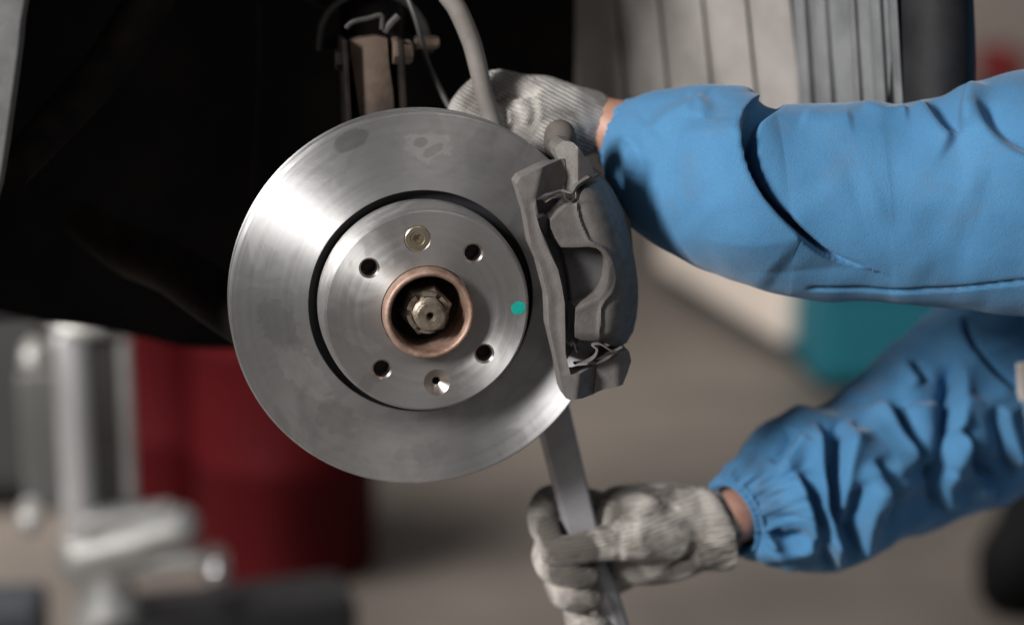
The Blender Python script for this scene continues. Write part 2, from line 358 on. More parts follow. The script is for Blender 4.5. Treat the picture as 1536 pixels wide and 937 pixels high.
def plate(name, outline, Yf, Yb, m, parent, step=5.0, bevel=0.0015, seg=2, disp=None, angle=50, smooth_outline=False, taper_back=0.0):
    """solid from a picture outline: front at depth Yf(px, py), straight back to Yb"""
    if smooth_outline: outline = catmull(list(outline)+[outline[0]], len(outline)*4)[:-1]
    bm = bmesh.new()
    vs = [bm.verts.new((x, y, 0)) for x, y in outline]
    bm.faces.new(vs)
    o = np.asarray(outline); x0, y0 = o.min(0); x1, y1 = o.max(0)
    for ax, lo, hi in ((0, x0, x1), (1, y0, y1)):
        for c in np.arange(lo+step, hi-step*0.4, step):
            nrm = (1, 0, 0) if ax == 0 else (0, 1, 0); co = (c, 0, 0) if ax == 0 else (0, c, 0)
            bmesh.ops.bisect_plane(bm, geom=bm.verts[:]+bm.edges[:]+bm.faces[:], plane_co=co, plane_no=nrm)
    front = list(bm.verts); px = np.array([v.co[:2] for v in front])
    r = bmesh.ops.extrude_face_region(bm, geom=bm.faces[:])
    back = [g for g in r['geom'] if isinstance(g, bmesh.types.BMVert)]
    depth = np.array([Yf(x, y) for x, y in px])
    if disp is not None: depth = depth-disp(px)
    cen = px.mean(0)
    for v, (x, y), d in zip(front, px, depth):
        p = W(x, y, d); v.co = p
    for v in back:
        x, y = v.co[0], v.co[1]
        i = np.argmin(((px-(x, y))**2).sum(1)); p = W(x, y, depth[i]); v.co = (p.x, Yb if not callable(Yb) else Yb(x, y), p.z)
    bmesh.ops.recalc_face_normals(bm, faces=bm.faces)
    me = bpy.data.meshes.new(name); pw = base_world(parent)
    for v in bm.verts: v.co -= pw
    bm.to_mesh(me); bm.free(); me.materials.append(m)
    ob = bpy.data.objects.new(name, me); COL.objects.link(ob); ob.parent = parent
    if bevel:
        b = ob.modifiers.new('bevel', 'BEVEL'); b.width = bevel; b.segments = seg; b.limit_method = 'ANGLE'; b.angle_limit = R(angle)
    me.polygons.foreach_set('use_smooth', [True]*len(me.polygons)); me.set_sharp_from_angle(angle=R(angle+12))
    return ob
def blob(name, shells, m, parent, voxel=0.003, smooth=6, disp=None):
    """overlapping closed shells fused into one continuous surface"""
    V, Fc = merge(*shells)
    me = bpy.data.meshes.new('tmp'); me.from_pydata([tuple(v) for v in V], [], Fc); me.update()
    bm = bmesh.new(); bm.from_mesh(me); bmesh.ops.recalc_face_normals(bm, faces=bm.faces); bm.to_mesh(me); bm.free()
    o = bpy.data.objects.new('tmp', me); COL.objects.link(o)
    rm = o.modifiers.new('r', 'REMESH'); rm.mode = 'VOXEL'; rm.voxel_size = voxel; rm.use_smooth_shade = True
    sm = o.modifiers.new('s', 'SMOOTH'); sm.factor = 0.5; sm.iterations = smooth
    dg = bpy.context.evaluated_depsgraph_get(); ev = o.evaluated_get(dg)
    me2 = bpy.data.meshes.new_from_object(ev); bpy.data.objects.remove(o)
    n = len(me2.vertices); co = np.empty(n*3); me2.vertices.foreach_get('co', co); co = co.reshape(-1, 3)
    if disp is not None:
        nr = np.empty(n*3); me2.vertices.foreach_get('normal', nr); co = co+nr.reshape(-1, 3)*disp(co, nr.reshape(-1, 3))[:, None]
    co = co-np.array(base_world(parent)); me2.vertices.foreach_set('co', co.ravel())
    me2.materials.clear(); me2.materials.append(m); me2.name = name
    ob = bpy.data.objects.new(name, me2); COL.objects.link(ob); ob.parent = parent
    me2.polygons.foreach_set('use_smooth', [True]*len(me2.polygons)); me2.update()
    return ob

# ================================================================== SETTING
fl = struct(mesh('floor', [(-30, -6, 0), (30, -6, 0), (30, 30, 0), (-30, 30, 0)], [(0, 1, 2, 3)], M['floor'], smooth=False))
wl = struct(mesh('back_wall', *box((0, 9.6, 2.5), (40, 0.2, 5)), M['wall'], smooth=False))

# ------------------------------------------------------------------ background things
def drum(px, py, wpx, h, label):
    c = F(px, py); d = (c-CAMP).length; r = wpx/2*K*d
    e = empty('steel_drum', c, label, 'drum', 'red drums on the floor')
    pr = [(0, 0.012), (r*0.97, 0.012), (r*0.98, 0.0), (r, 0.004), (r, 0.03)]
    for z in (h*0.33, h*0.66): pr += [(r, z-0.02), (r*1.025, z-0.008), (r*1.025, z+0.008), (r, z+0.02)]
    pr += [(r, h-0.03)]
    mesh('drum_body', *lathe(pr, 64, org=c, ax='z'), M['red'], e)
    mesh('drum_lid', *lathe([(r, h-0.03), (r*1.02, h-0.012), (r*1.01, h), (r*0.96, h-0.002), (r*0.95, h-0.015), (0, h-0.015)], 64, org=c, ax='z'), M['dark_iron'], e)
    return e
drum(432, 838, 262, 0.74, 'red steel drum standing clear on the workshop floor behind the brake disc')
drum(258, 800, 190, 0.74, 'dark red drum half hidden by the polished lift post')

# dark cabinet made up to darken the far left background
c0 = F(-330, 770); c1 = F(92, 770); dep = Vector((-0.05, 0.5, 0))
dk = empty('added_dark_cabinet', (c0+c1)/2, 'made-up dark grey steel cabinet behind the lift arm with polished post', 'cabinet')
mesh('cabinet_body', *prism([c0, c1, c1+dep, c0+dep], 0.05, 0.95), M['plate2'], dk, smooth=False, bevel=0.01)
mesh('plinth', *prism([c0+Vector((0, .03, 0)), c1+Vector((-0.03, .03, 0)), c1+dep*0.9, c0+dep*0.9], 0.0, 0.05), M['black'], dk, smooth=False)
for k in range(2):
    a = c0.lerp(c1, 0.03+k*0.485)+Vector((0, -0.004, 0)); b = c0.lerp(c1, 0.485+k*0.485)+Vector((0, -0.004, 0))
    dr = mesh('door', *prism([a+Vector((0, -0.012, 0)), b+Vector((0, -0.012, 0)), b, a], 0.08, 0.92), M['plate2'], dk, smooth=False, bevel=0.004)
# teal cabinet
c0 = F(1226, 592); c1 = F(1452, 592); dep = Vector((0.05, 0.45, 0)); hh = 0.52
cab = empty('tool_cabinet', (c0+c1)/2, 'teal painted tool cabinet on the floor beyond the blue sleeves', 'cabinet')
mesh('cabinet_body', *prism([c0, c1, c1+dep, c0+dep], 0.03, hh), M['teal'], cab, smooth=False, bevel=0.008)
mesh('plinth', *prism([c0+Vector((0.02, .02, 0)), c1+Vector((-0.02, .02, 0)), c1+dep*0.9, c0+dep*0.9], 0.0, 0.03), M['black'], cab, smooth=False)
for k in range(2):
    z0, z1 = 0.06+k*0.225, 0.27+k*0.225
    a = c0.lerp(c1, 0.04)+Vector((0, -0.004, 0)); b = c0.lerp(c1, 0.96)+Vector((0, -0.004, 0))
    dr = mesh('drawer', *prism([a+Vector((0, -0.012, 0)), b+Vector((0, -0.012, 0)), b, a], z0, z1), M['teal'], cab, smooth=False, bevel=0.004)
# cream bench
A, B = F(1170, 548), F(985, 428); side = Vector((0.33, 0.05, 0))
ben = empty('low_bench', (A+B)/2, 'long cream low bench standing on the floor beside teal cabinet', 'bench')
mesh('bench_body', *prism([A, A+side, B+side, B], 0.06, 0.50), M['cream'], ben, smooth=False, bevel=0.02)
mesh('bench_top', *prism([A+Vector((-.02, -.02, 0)), A+side+Vector((.02, -.02, 0)), B+side+Vector((.02, .02, 0)), B+Vector((-.02, .02, 0))], 0.503, 0.53), M['cream'], ben, smooth=False, bevel=0.006)
mesh('kick_board', *prism([A+Vector((.03, .04, 0)), A+side*0.9, B+side*0.9, B+Vector((.03, 0, 0))], 0.0, 0.06), M['slate'], ben, smooth=False)
# black bag
c = F(1535, 915)
bagv = [tube([c+Vector((0, 0, 0.10)), c+Vector((0.05, 0.02, 0.14)), c+Vector((0.10, 0.03, 0.30)), c+Vector((0.12, 0.03, 0.42))], [0.10, 0.11, 0.09, 0.05], 16, 12, True),
        tube([c+Vector((-0.05, 0, 0.05)), c+Vector((0.1, 0, 0.05))], [0.05, 0.05], 14, 6, True, False)]
bag = empty('rubbish_bag', c, 'full black plastic bag standing on the floor beyond the lower sleeve', 'bag')
blob('bag_body', bagv, M['black'], bag, 0.012, 8)
mesh('bag_tie', *lathe([(0.04, 0.36), (0.062, 0.37), (0.062, 0.385), (0.04, 0.395)], 24, org=c+Vector((0.12, 0.03, 0)), ax='z'), M['rubber'], bag)
# red box on the far wall
c = W(1500, 96, 9.42)
tb = empty('wall_box', c, 'small red box mounted on the far back wall', 'wall box')
mesh('box_body', *box(c, (0.21, 0.15, 0.17)), M['redspot'], tb, smooth=False, bevel=0.015)
mesh('mounting_plate', *box(c+Vector((0, 0.079, 0)), (0.23, 0.006, 0.19)), M['black'], tb, smooth=False)

# ------------------------------------------------------------------ lift arm with pad post
YL = 1.45
la = empty('lift_arm', W(160, 830, YL)-Vector((0, 0, 0.05)), 'pale and black vehicle lift arm with polished post under the car', 'lift arm')
s = (W(1, 0, YL)-W(0, 0, YL)).length                       # metres per picture pixel at that depth
pb = W(150, 800, YL); h = W(150, 492, YL).z-pb.z
def cyl(px, rp, z0, z1, dy=0, e=0.004): 
    o_ = W(px, 800, YL); o_ = Vector((o_.x, YL+dy, pb.z)); r = rp*s
    return lathe([(0, z0), (r-e, z0), (r, z0+e), (r, z1-e), (r-e, z1), (0, z1)], 40, org=o_, ax='z')
mesh('post', *cyl(122, 27, 0, h, -0.01), M['silver'], la)  # bright reflection stripe of a single chrome post, built as its own cylinder
mesh('post_dark_reflection', *cyl(166, 24, 0, h*0.97, 0.015), M['rubber'], la)  # dark reflection stripe of the same post, as a dark cylinder
mesh('post_pale_reflection', *cyl(199, 11, 0, h*0.98, 0.0), M['alu'], la)  # pale reflection stripe at the post's right edge, as a thin cylinder
mesh('top_cap', *cyl(152, 62, h, h+0.018, 0.0, 0.006), M['alu'], la)
mesh('rubber_pad', *cyl(152, 54, h+0.0185, h+0.04, 0.0), M['rubber'], la)
p = W(62, 660, YL+0.05)
mesh('side_plate', *box(p, (62*s, 0.03, 235*s), 0.15), M['plate'], la, smooth=False, bevel=0.006)
mesh('collar', *tube([W(120, 832, YL-0.01), W(200, 812, YL-0.02), W(268, 790, YL-0.03)], [40*s, 42*s, 36*s], 24, 10, True), M['alu'], la)
mesh('collar', *tube([W(130, 782, YL-0.02), W(250, 768, YL-0.03)], [22*s, 20*s], 20, 8, True, False), M['alu'], la)
mesh('collar', *tube([W(110, 858, YL-0.01), W(300, 838, YL-0.03)], [22*s, 14*s], 20, 8, True, False), M['alu'], la)
mesh('pivot_base', *lathe([(0, -0.14), (60*s, -0.14), (64*s, -0.12), (56*s, -0.06), (40*s, -0.03), (40*s, 0), (0, 0)], 32, org=W(160, 850, YL), ax='z'), M['alu'], la)
mesh('arm_beam', *box(W(335, 945, YL+0.02), (0.40, 0.14, 0.11), 0.1), M['trim'], la, bevel=0.012)
mesh('arm_beam', *box(W(20, 930, YL+0.1)-Vector((0.2, 0, 0.01)), (0.5, 0.12, 0.12), -0.1), M['slate'], la, bevel=0.012)
for (x, y, rr, mm) in ((325, 852, 0.020, 'chrome'), (50, 538, 0.018, 'alu'), (45, 780, 0.018, 'alu')):  # pins added to give the out-of-focus glints on the arm
    p = W(x, y, YL-0.03)
    mesh('pin', *tube([p+Vector((0, -0.012, 0)), p+Vector((0, 0.05, 0))], [rr, rr], 20, 6, True, False), M[mm], la)

# ------------------------------------------------------------------ car body around the wheel
car = empty('car', (-0.1, 0.3, 1.0), 'raised car with grey fender, black wheel arch and ribbed liner', 'car')
fe = [W(-12, 330, -0.05), W(5, 268, -0.05), W(21, 160, -0.05), W(33, 70, -0.05), W(42, 0, -0.05)]
f0 = fe[-1]
inner = catmull([(-0.365, 0.98), (-0.355, 1.10)]+[(q.x, q.z) for q in fe]+[(f0.x+0.03, f0.z+0.11), (f0.x+0.10, f0.z+0.22), (-0.06, 1.69), (0.14, 1.72), (0.32, 1.66), (0.42, 1.55), (0.44, 1.42)], 60)
outer = catmull([(-0.75, 0.98), (-0.75, 1.10), (-0.75, 1.18), (-0.74, 1.23), (-0.73, 1.30), (-0.71, 1.36), (-0.68, 1.45), (-0.62, 1.6), (-0.45, 1.82), (-0.1, 1.92), (0.2, 1.92), (0.46, 1.84), (0.56, 1.65), (0.58, 1.42)], 60)
V = []; Fc = []
for (xi, zi), (xo, zo) in zip(inner, outer):
    for u, Y in ((0.0, -0.020), (0.0, -0.050), (0.006, -0.057), (0.05, -0.060), (0.3, -0.066), (0.7, -0.060), (1.0, -0.050), (1.0, -0.02)):
        V.append((xi+(xo-xi)*u, Y, zi+(zo-zi)*u))
for i in range(59):
    for k in range(8): Fc.append((i*8+k, i*8+(k+1) % 8, i*8+8+(k+1) % 8, i*8+8+k))
Fc += [tuple(range(8)), tuple(59*8+k for k in range(8))]
mesh('fender', V, Fc, M['fender'], car, angle=60)
# black arch: profile in plan, carried up
prof = [(-0.335, -0.025), (-0.37, 0.10), (-0.36, 0.28), (-0.28, 0.42), (-0.12, 0.485), (0.03, 0.50), (0.13, 0.47), (0.20, 0.40)]
P2 = catmull([(x, y) for x, y in prof], 60)
zb = np.interp(P2[:, 0], [-0.37, -0.30, -0.24, -0.17, -0.1, 0.05, 0.14, 0.3], [1.10, 1.05, 1.028, 1.000, 0.990, 1.04, 1.12, 1.15])
V = []; Fc = []
for off in (0, 1):
    for (x, y), z in zip(P2, zb):
        for zz in (z, 1.30, 1.55, 1.86): V.append((x*(1+0.04*off), y+0.012*off, zz))
n = len(P2)
for off in (0, 1):
    for i in range(n-1):
        for k in range(3):
            a = off*n*4+i*4+k; Fc.append((a, a+4, a+5, a+1))
for i in range(n-1): Fc.append((i*4, i*4+4, n*4+i*4+4, n*4+i*4))
mesh('wheel_arch', V, Fc, M['arch'], car)
mesh('arch_light_block', *box((0.05, 0.24, 1.885), (1.1, 0.56, 0.03)), M['arch'], car, smooth=False)  # unseen cap, added to stop light leaking into the arch
mesh('sill', *box(W(120, 462, 0.62)+Vector((-0.25, 0.03, 0.015)), (0.95, 0.08, 0.055)), M['trim'], car, smooth=False, bevel=0.015)
mesh('control_arm', *tube([W(120, 330, 0.30), W(190, 375, 0.26), W(260, 405, 0.2), W(360, 470, 0.12), W(520, 560, 0.06)], [0.016, 0.021, 0.022, 0.024, 0.026], 16, 40), M['dark_iron'], car)
mesh('wiring_pipe', *tube([W(388, -60, 0.3), W(384, 120, 0.3), W(376, 270, 0.3), W(372, 400, 0.3)], 0.004, 8, 30), M['dark_iron'], car)
mesh('arch_brace', *tube([W(250, -40, 0.25), W(150, 110, 0.2), W(60, 210, 0.12), W(20, 260, 0.05)], [0.02, 0.018, 0.016, 0.012], 10, 30), M['dark_iron'], car)
# liner strips: (px left, px right, Y left, Y right, material), slanting a little with depth
def strip(name, xa, xb, ya, yb, m, bulge=0.004, slope=13, th=0.010, rows=24, cols=8, yt=-480, ybm=285):
    V = []; Fc = []
    for off in (0, 1):
        for i in range(rows+1):
            t = i/rows; py = yt+(ybm-yt)*t; dx = slope*(py/130.0) + 1.5*math.sin(t*2.5+xa*0.01)
            for j in range(cols+1):
                u = j/cols; e = 1-(2*u-1)**4
                Y = ya+(yb-ya)*u - bulge*e + 0.0015*math.sin(7*t+xa)
                p = W(xa+(xb-xa)*u+dx, py, Y+ (th if off else 0)); V.append(p)
    N = (rows+1)*(cols+1); C1 = cols+1
    for i in range(rows):
        for j in range(cols):
            a = i*C1+j; Fc.append((a, a+1, a+C1+1, a+C1)); Fc.append((N+a, N+a+C1, N+a+C1+1, N+a+1))
    for i in range(rows):
        for j in (0, cols):
            a = i*C1+j; Fc.append((a, a+C1, N+a+C1, N+a))
    for j in range(cols):
        for i in (0, rows):
            a = i*C1+j; Fc.append((a, N+a, N+a+1, a+1))
    return mesh(name, V, Fc, m, car)
xs = [845, 925, 990, 1055, 1120, 1186]; ys = [0.44, 0.375, 0.325, 0.28, 0.24, 0.205]
for i in range(5): strip('liner_panel', xs[i]+1.7, xs[i+1]-1.7, ys[i], ys[i+1], M['liner'])
strip('liner_backing', 845, 1190, 0.46, 0.225, M['trim'], 0, th=0.006)
b_ = [1187, 1207, 1216, 1238, 1272, 1281, 1302, 1320, 1331, 1346]
for i in range(len(b_)-1):
    ya = 0.203-0.0009*(b_[i]-1187); yb = 0.203-0.0009*(b_[i+1]-1187); rec = 0.006*(i % 2)
    strip('liner_rib', b_[i]+0.5, b_[i+1]-0.5, ya+rec, yb+rec, M['liner2'], 0.004 if i % 2 == 0 else 0.0, slope=8)
# black rounded bumper edge
V = []; Fc = []; n = 24
for i in range(15):
    t = i/14; py = -420+(300+420)*t
    bul = 8*math.sin(min(1, max(0, (py+70)/340))*math.pi)-max(0, -70-py)*0.04
    for k in range(n):
        a = 2*math.pi*k/n; cx = 1393+bul*0.5; p = W(cx+0*py, py, 0.075)
        V.append((p.x+math.cos(a)*0.030*(1+bul*0.012), p.y+math.sin(a)*0.045, p.z))
for i in range(14):
    for k in range(n): Fc.append((i*n+k, i*n+(k+1) % n, (i+1)*n+(k+1) % n, (i+1)*n+k))
Fc += [tuple(range(n)), tuple(14*n+k for k in range(n))]
mesh('bumper_edge', V, Fc, M['trim'], car)

# ================================================================== BRAKE DISC
disc = empty('brake_disc', HUB, 'polished steel brake disc with teal paint mark on its hub face', 'brake disc')
RO, RI = 0.1436, 0.0852
def ring_with(prof, n=192): return lathe(prof, n, close=True)
mesh('friction_ring', *ring_with([(RI, 0.0), (RI+0.0006, 0.0006), (RO-0.0016, 0.0006), (RO-0.0004, -0.0002), (RO, -0.0012), (RO, -0.0085), (RI, -0.0085)]), M['disc'], disc, angle=30)
mesh('inner_friction_ring', *ring_with([(RI-0.004, -0.0175), (RO, -0.0175), (RO, -0.0250), (RO-0.001, -0.026), (RI-0.004, -0.026)]), M['disc'], disc, angle=30)
vanes = []
for k in range(48):
    a = 2*math.pi*k/48; c_, s_ = math.cos(a), math.sin(a); t = 0.0016; bb = []
    for r_ in (RI, RO-0.003):
        for q in (-t, t):
            for d in (-0.0083, -0.0177): bb.append((HUB.x+r_*c_-q*s_, -d, HUB.z+r_*s_+q*c_))
    vanes.append((bb, [(0, 1, 3, 2), (4, 6, 7, 5), (0, 4, 5, 1), (2, 3, 7, 6), (0, 2, 6, 4), (1, 5, 7, 3)]))
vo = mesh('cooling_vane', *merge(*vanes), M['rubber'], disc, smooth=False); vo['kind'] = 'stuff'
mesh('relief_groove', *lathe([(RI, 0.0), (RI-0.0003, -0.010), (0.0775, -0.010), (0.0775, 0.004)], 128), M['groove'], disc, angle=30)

FD = 0.030                                        # height of the hat's face above the friction face
HR = 0.0744
holes = []
for k in range(4): a = R(51+90*k); holes.append((0.0547*math.cos(a), 0.0547*math.sin(a), 0.0077, 'stud'))
for a in (97, 277): holes.append((0.0552*math.cos(R(a)), 0.0552*math.sin(R(a)), 0.0101, 'sink'))
def hat_mesh():
    bm = bmesh.new()
    def circ(cx, cz, r, d, n):
        return [bm.verts.new((cx+r*math.cos(2*math.pi*k/n), -d, cz+r*math.sin(2*math.pi*k/n))) for k in range(n)]
    def bridge(a, b):
        n = len(a)
        for k in range(n): bm.faces.new((a[k], a[(k+1) % n], b[(k+1) % n], b[k]))
    n = 160; edges = []
    outer = circ(0, 0, HR, FD, n); prev = outer
    def loop_edges(l): return [bm.edges.new((l[k], l[(k+1) % len(l)])) for k in range(len(l))]
    edges += loop_edges(outer); inner = circ(0, 0, 0.0345, FD, 96); edges += loop_edges(inner)
    hs = []
    for (x, z, r, kind) in holes:
        c = circ(x, z, r, FD, 40); hs.append(c); edges += loop_edges(c)
    # inner helper ring keeps the triangles short
    bmesh.ops.triangle_fill(bm, use_beauty=True, edges=edges)
    for (r, d) in ((0.0746, FD-0.0007), (0.0750, FD-0.0008), (0.0756, FD-0.0010), (0.0762, FD-0.0020), (0.0770, FD-0.0046), (0.0775, FD-0.0075), (0.0779, FD-0.0105), (0.0781, FD-0.014), (0.0784, -0.002)):
        nx = circ(0, 0, r, d, n); bridge(prev, nx); prev = nx
    b = circ(0, 0, 0.0345, FD-0.012, 96); bridge(inner, b)
    bm.faces.ensure_lookup_table(); lo = len(bm.faces)
    for c, (x, z, r, kind) in zip(hs, holes):
        if kind == 'stud': seq = ((0.0062, FD-0.0016), (0.0060, FD-0.012))
        else: seq = ((0.0098, FD-0.0004), (0.0030, FD-0.0052), (0.0030, FD-0.014))
        p = c
        for r2, d in seq: q = circ(x, z, r2, d, 40); bridge(p, q); p = q
    bm.faces.ensure_lookup_table()
    for f in bm.faces[lo:]: f.material_index = 1
    bmesh.ops.recalc_face_normals(bm, faces=bm.faces)
    me = bpy.data.meshes.new('hat'); bm.to_mesh(me); bm.free()
    me.materials.append(M['hat']); me.materials.append(M['chamfer'])
    me.polygons.foreach_set('use_smooth', [True]*len(me.polygons)); me.set_sharp_from_angle(angle=R(25))
    ob = bpy.data.objects.new('hat', me); COL.objects.link(ob); ob.parent = disc
    return ob
hat_mesh()
# retaining screw
def screw():
    x, z = 0.0552*math.cos(R(97)), 0.0552*math.sin(R(97)); bm = bmesh.new()
    def circ(r, d, n=48, star=0): return [bm.verts.new((x+r*(1+star*math.cos(6*2*math.pi*k/n))*math.cos(2*math.pi*k/n), -d, z+r*(1+star*math.cos(6*2*math.pi*k/n))*math.sin(2*math.pi*k/n))) for k in range(n)]
    rings = [circ(0.0094, FD-0.0016), circ(0.0092, FD-0.0006), circ(0.0086, FD-0.0002), circ(0.0056, FD-0.0002), circ(0.0052, FD-0.0007), circ(0.0031, FD-0.0007, star=0.12), circ(0.0028, FD-0.0045, star=0.12), circ(0.0003, FD-0.0048)]
    for a, b in zip(rings, rings[1:]):
        for k in range(48): bm.faces.new((a[k], a[(k+1) % 48], b[(k+1) % 48], b[k]))
    bmesh.ops.recalc_face_normals(bm, faces=bm.faces)
    me = bpy.data.meshes.new('retaining_screw'); bm.to_mesh(me); bm.free(); me.materials.append(M['screw'])
    me.polygons.foreach_set('use_smooth', [True]*len(me.polygons)); me.set_sharp_from_angle(angle=R(25))
    ob = bpy.data.objects.new('retaining_screw', me); COL.objects.link(ob); ob.parent = disc
screw()
# teal paint mark
dv = [(HUB.x+0.0683, HUB.y-FD-0.0004, HUB.z-0.0005)]
for k in range(48):
    a = 2*math.pi*k/48; rr = 1+0.05*math.sin(2*a+1)+0.03*math.sin(5*a)
    dv.append((HUB.x+0.0683+0.0052*rr*math.cos(a), HUB.y-FD-0.00025, HUB.z-0.0005+0.0052*rr*math.sin(a)))
mesh('paint_mark', dv, [(0, k+1, (k+1) % 48+1) for k in range(48)], M['teal_dot'], disc)

# ------------------------------------------------------------------ wheel hub
hub = empty('wheel_hub', HUB+Vector((0, 0.03, 0)), 'rusty copper coloured wheel hub with axle nut inside the disc', 'wheel hub')
mesh('spigot_ring', *lathe([(0.0338, 0.016), (0.0338, 0.0385), (0.0332, 0.0405), (0.0320, 0.0418), (0.0305, 0.0420), (0.0290, 0.0408), (0.0280, 0.0380), (0.0274, 0.030), (0.0272, 0.002)], 96), M['copper'], hub, angle=60)
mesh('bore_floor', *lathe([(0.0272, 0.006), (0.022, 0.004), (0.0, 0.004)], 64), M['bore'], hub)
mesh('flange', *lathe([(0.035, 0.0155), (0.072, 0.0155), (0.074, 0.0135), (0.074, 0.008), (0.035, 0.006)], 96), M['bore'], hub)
# axle nut
def hexa(r, d, rot=0.2): return [(HUB.x+r*math.cos(k*math.pi/3+rot), HUB.y-d, HUB.z+r*math.sin(k*math.pi/3+rot)) for k in range(6)]
V = hexa(0.0195, 0.008)+hexa(0.0195, 0.0265)+hexa(0.0172, 0.0295)
Fc = [(k, (k+1) % 6, 6+(k+1) % 6, 6+k) for k in range(6)]+[(6+k, 6+(k+1) % 6, 12+(k+1) % 6, 12+k) for k in range(6)]+[tuple(range(12, 18))]
nut = mesh('axle_nut', V, Fc, M['nut'], hub, bevel=0.0008, angle=25)
crown = []                                        # crown of the lock nut
for k in range(6):
    a0, a1 = k*math.pi/3+0.1, k*math.pi/3+0.85; V = []; Fc = []
    for j in range(6):
        a = a0+(a1-a0)*j/5
        for (r_, d) in ((0.0160, 0.0293), (0.0156, 0.0355), (0.0126, 0.0355), (0.0122, 0.0293)): V.append((HUB.x+r_*math.cos(a), HUB.y-d, HUB.z+r_*math.sin(a)))
    for j in range(5):
        for q in range(4): Fc.append((j*4+q, j*4+(q+1) % 4, j*4+4+(q+1) % 4, j*4+4+q))
    Fc += [(0, 1, 2, 3), (20, 21, 22, 23)]
    c_ = mesh('crown_lug', V, Fc, M['nut'], nut, origin=HUB+Vector((0, 0.03, 0)))
    c_.location = (0, 0, 0)
prof = [(0.0118, 0.010)]
for k in range(14): prof += [(0.0118, 0.0300+k*0.0011), (0.0111, 0.03055+k*0.0011)]
prof += [(0.0112, 0.0462), (0.0098, 0.0478), (0.0040, 0.0478), (0.0034, 0.0470), (0.0008, 0.0400)]
mesh('axle_shaft', *lathe(prof, 48), M['nut'], hub, angle=35)

# ================================================================== BRAKE CALIPER
cal = empty('brake_caliper', W(870, 420, 0.0), 'dark grey cast iron brake caliper clamped over the disc edge', 'brake caliper')
def interp_y(pts):
    a = np.array(pts, float); return lambda x: np.interp(x, a[:, 0], a[:, 1])
YS = -0.052                                        # front of the long strip
strip_out = [(775, 276), (781, 267), (803, 256), (824, 246), (838, 240), (846, 238), (848, 246), (849, 272), (841, 284), (818, 290), (805, 298),
             (802, 312), (806, 330), (816, 362), (828, 386), (837, 404), (843, 430), (847, 455), (848, 500), (848, 530), (856, 562), (868, 561), (884, 552), (902, 542),
             (908, 560), (904, 583), (890, 591), (874, 597), (856, 600), (849, 597), (844, 586), (836, 541), (824, 491), (822, 446), (809, 395), (797, 368), (789, 322)]
def strip_depth(x, y):
    # the middle is the front bar; the ends fall back to the corner blocks
    inner = 0.0
    if y < 300: inner = np.clip((x-(803+ (285-y)*0.25))/30.0, 0, 1)
    if y > 536: inner = np.clip((x-(866+(575-y)*0.12))/26.0, 0, 1)
    inner = inner*inner*(3-2*inner)
    lip = 0.0035*np.exp(-((x-np.interp(y, [270, 320, 366, 391, 441, 491, 541, 592], [789, 798, 806, 819, 834, 835, 842, 853]))/6.0)**2) if 300 < y < 560 else 0
    return YS+0.018*inner+0.25*lip
car_o = plate('carrier_bar', strip_out, strip_depth, -0.031, M['cast2'], cal, 4.0, 0.0025, 3, angle=48)
# corner blocks
blk1 = [(832, 224), (836, 217), (846, 211), (860, 214), (870, 224), (889, 252), (890, 261), (884, 267), (869, 270), (863, 280), (848, 285), (843, 266), (843, 246), (836, 236)]
plate('upper_block', blk1, lambda x, y: -0.0385+0.0003*abs(x-866), -0.006, M['cast2'], cal, 5.0, 0.0035, 3, angle=40)
blk2 = [(896, 547), (912, 540), (934, 529), (944, 527), (947, 541), (941, 560), (934, 577), (922, 581), (908, 583), (890, 590), (893, 570)]
plate('lower_block', blk2, lambda x, y: -0.036+0.0004*max(0, x-925), -0.006, M['cast2'], cal, 5.0, 0.003, 3, angle=40)
plate('carrier_arm', [(850, 262), (868, 256), (884, 262), (900, 300), (880, 300)], lambda x, y: -0.01, 0.06, M['cast2'], cal, 20, 0.003)
plate('carrier_arm', [(895, 560), (925, 545), (938, 548), (932, 570), (905, 580)], lambda x, y: -0.01, 0.06, M['cast2'], cal, 20, 0.003)
# body with its half-round bay
body_out = [(827, 331), (838, 319), (851, 308), (862, 304), (868, 301), (871, 291), (876, 284), (890, 276), (906, 269), (915, 277), (924, 293), (936, 318), (943, 343), (949, 372), (954, 400), (957, 425), (957.5, 450), (955, 475), (950, 497), (940, 514), (930, 520), (918, 519), (905, 513), (890, 511), (872, 510), (863, 506), (863, 490), (865, 463), (874, 456), (886, 451), (897, 445), (906, 435), (911, 422), (913, 406), (911, 391), (904, 379), (894, 372), (882, 370), (862, 371), (842, 371), (834, 358), (828, 344)]
edge_r = interp_y([(269, 906), (293, 924), (318, 936), (372, 949), (425, 957), (475, 955), (514, 940)])
ex = np.array([269, 293, 318, 343, 372, 400, 425, 450, 475, 497, 514]); ev_ = np.array([906, 924, 936, 943, 949, 954, 957, 957.5, 955, 950, 940])
def body_depth(x, y):
    xr = np.interp(y, ex, ev_); u = np.clip((xr-x)/58.0, 0, 1)
    back = 0.050*(1-math.sqrt(max(0, 1-(1-u)**2.3)))
    end = 0.006*max(0, (300-y)/30.0)+0.008*max(0, (y-497)/20.0)**2
    return -0.049+back+end
seam = [(866, 303), (870, 325), (877, 343), (886, 360), (905, 371), (918, 384), (925, 402), (926, 422), (920, 440), (908, 454), (903, 466), (902, 488), (900, 512)]
bay = [(836, 372), (862, 371), (882, 370), (895, 372), (905, 380), (912, 392), (913, 406), (911, 422), (906, 436), (897, 446), (885, 452), (865, 463)]
def body_disp(P):
    d = stroke(P, seam, 0.0016, 5, -0.0012, 9, 0.8, 0.02)
    d += stroke(P, bay, 0.0, 5, 0.0010, 9, 3, 0.0)
    return d
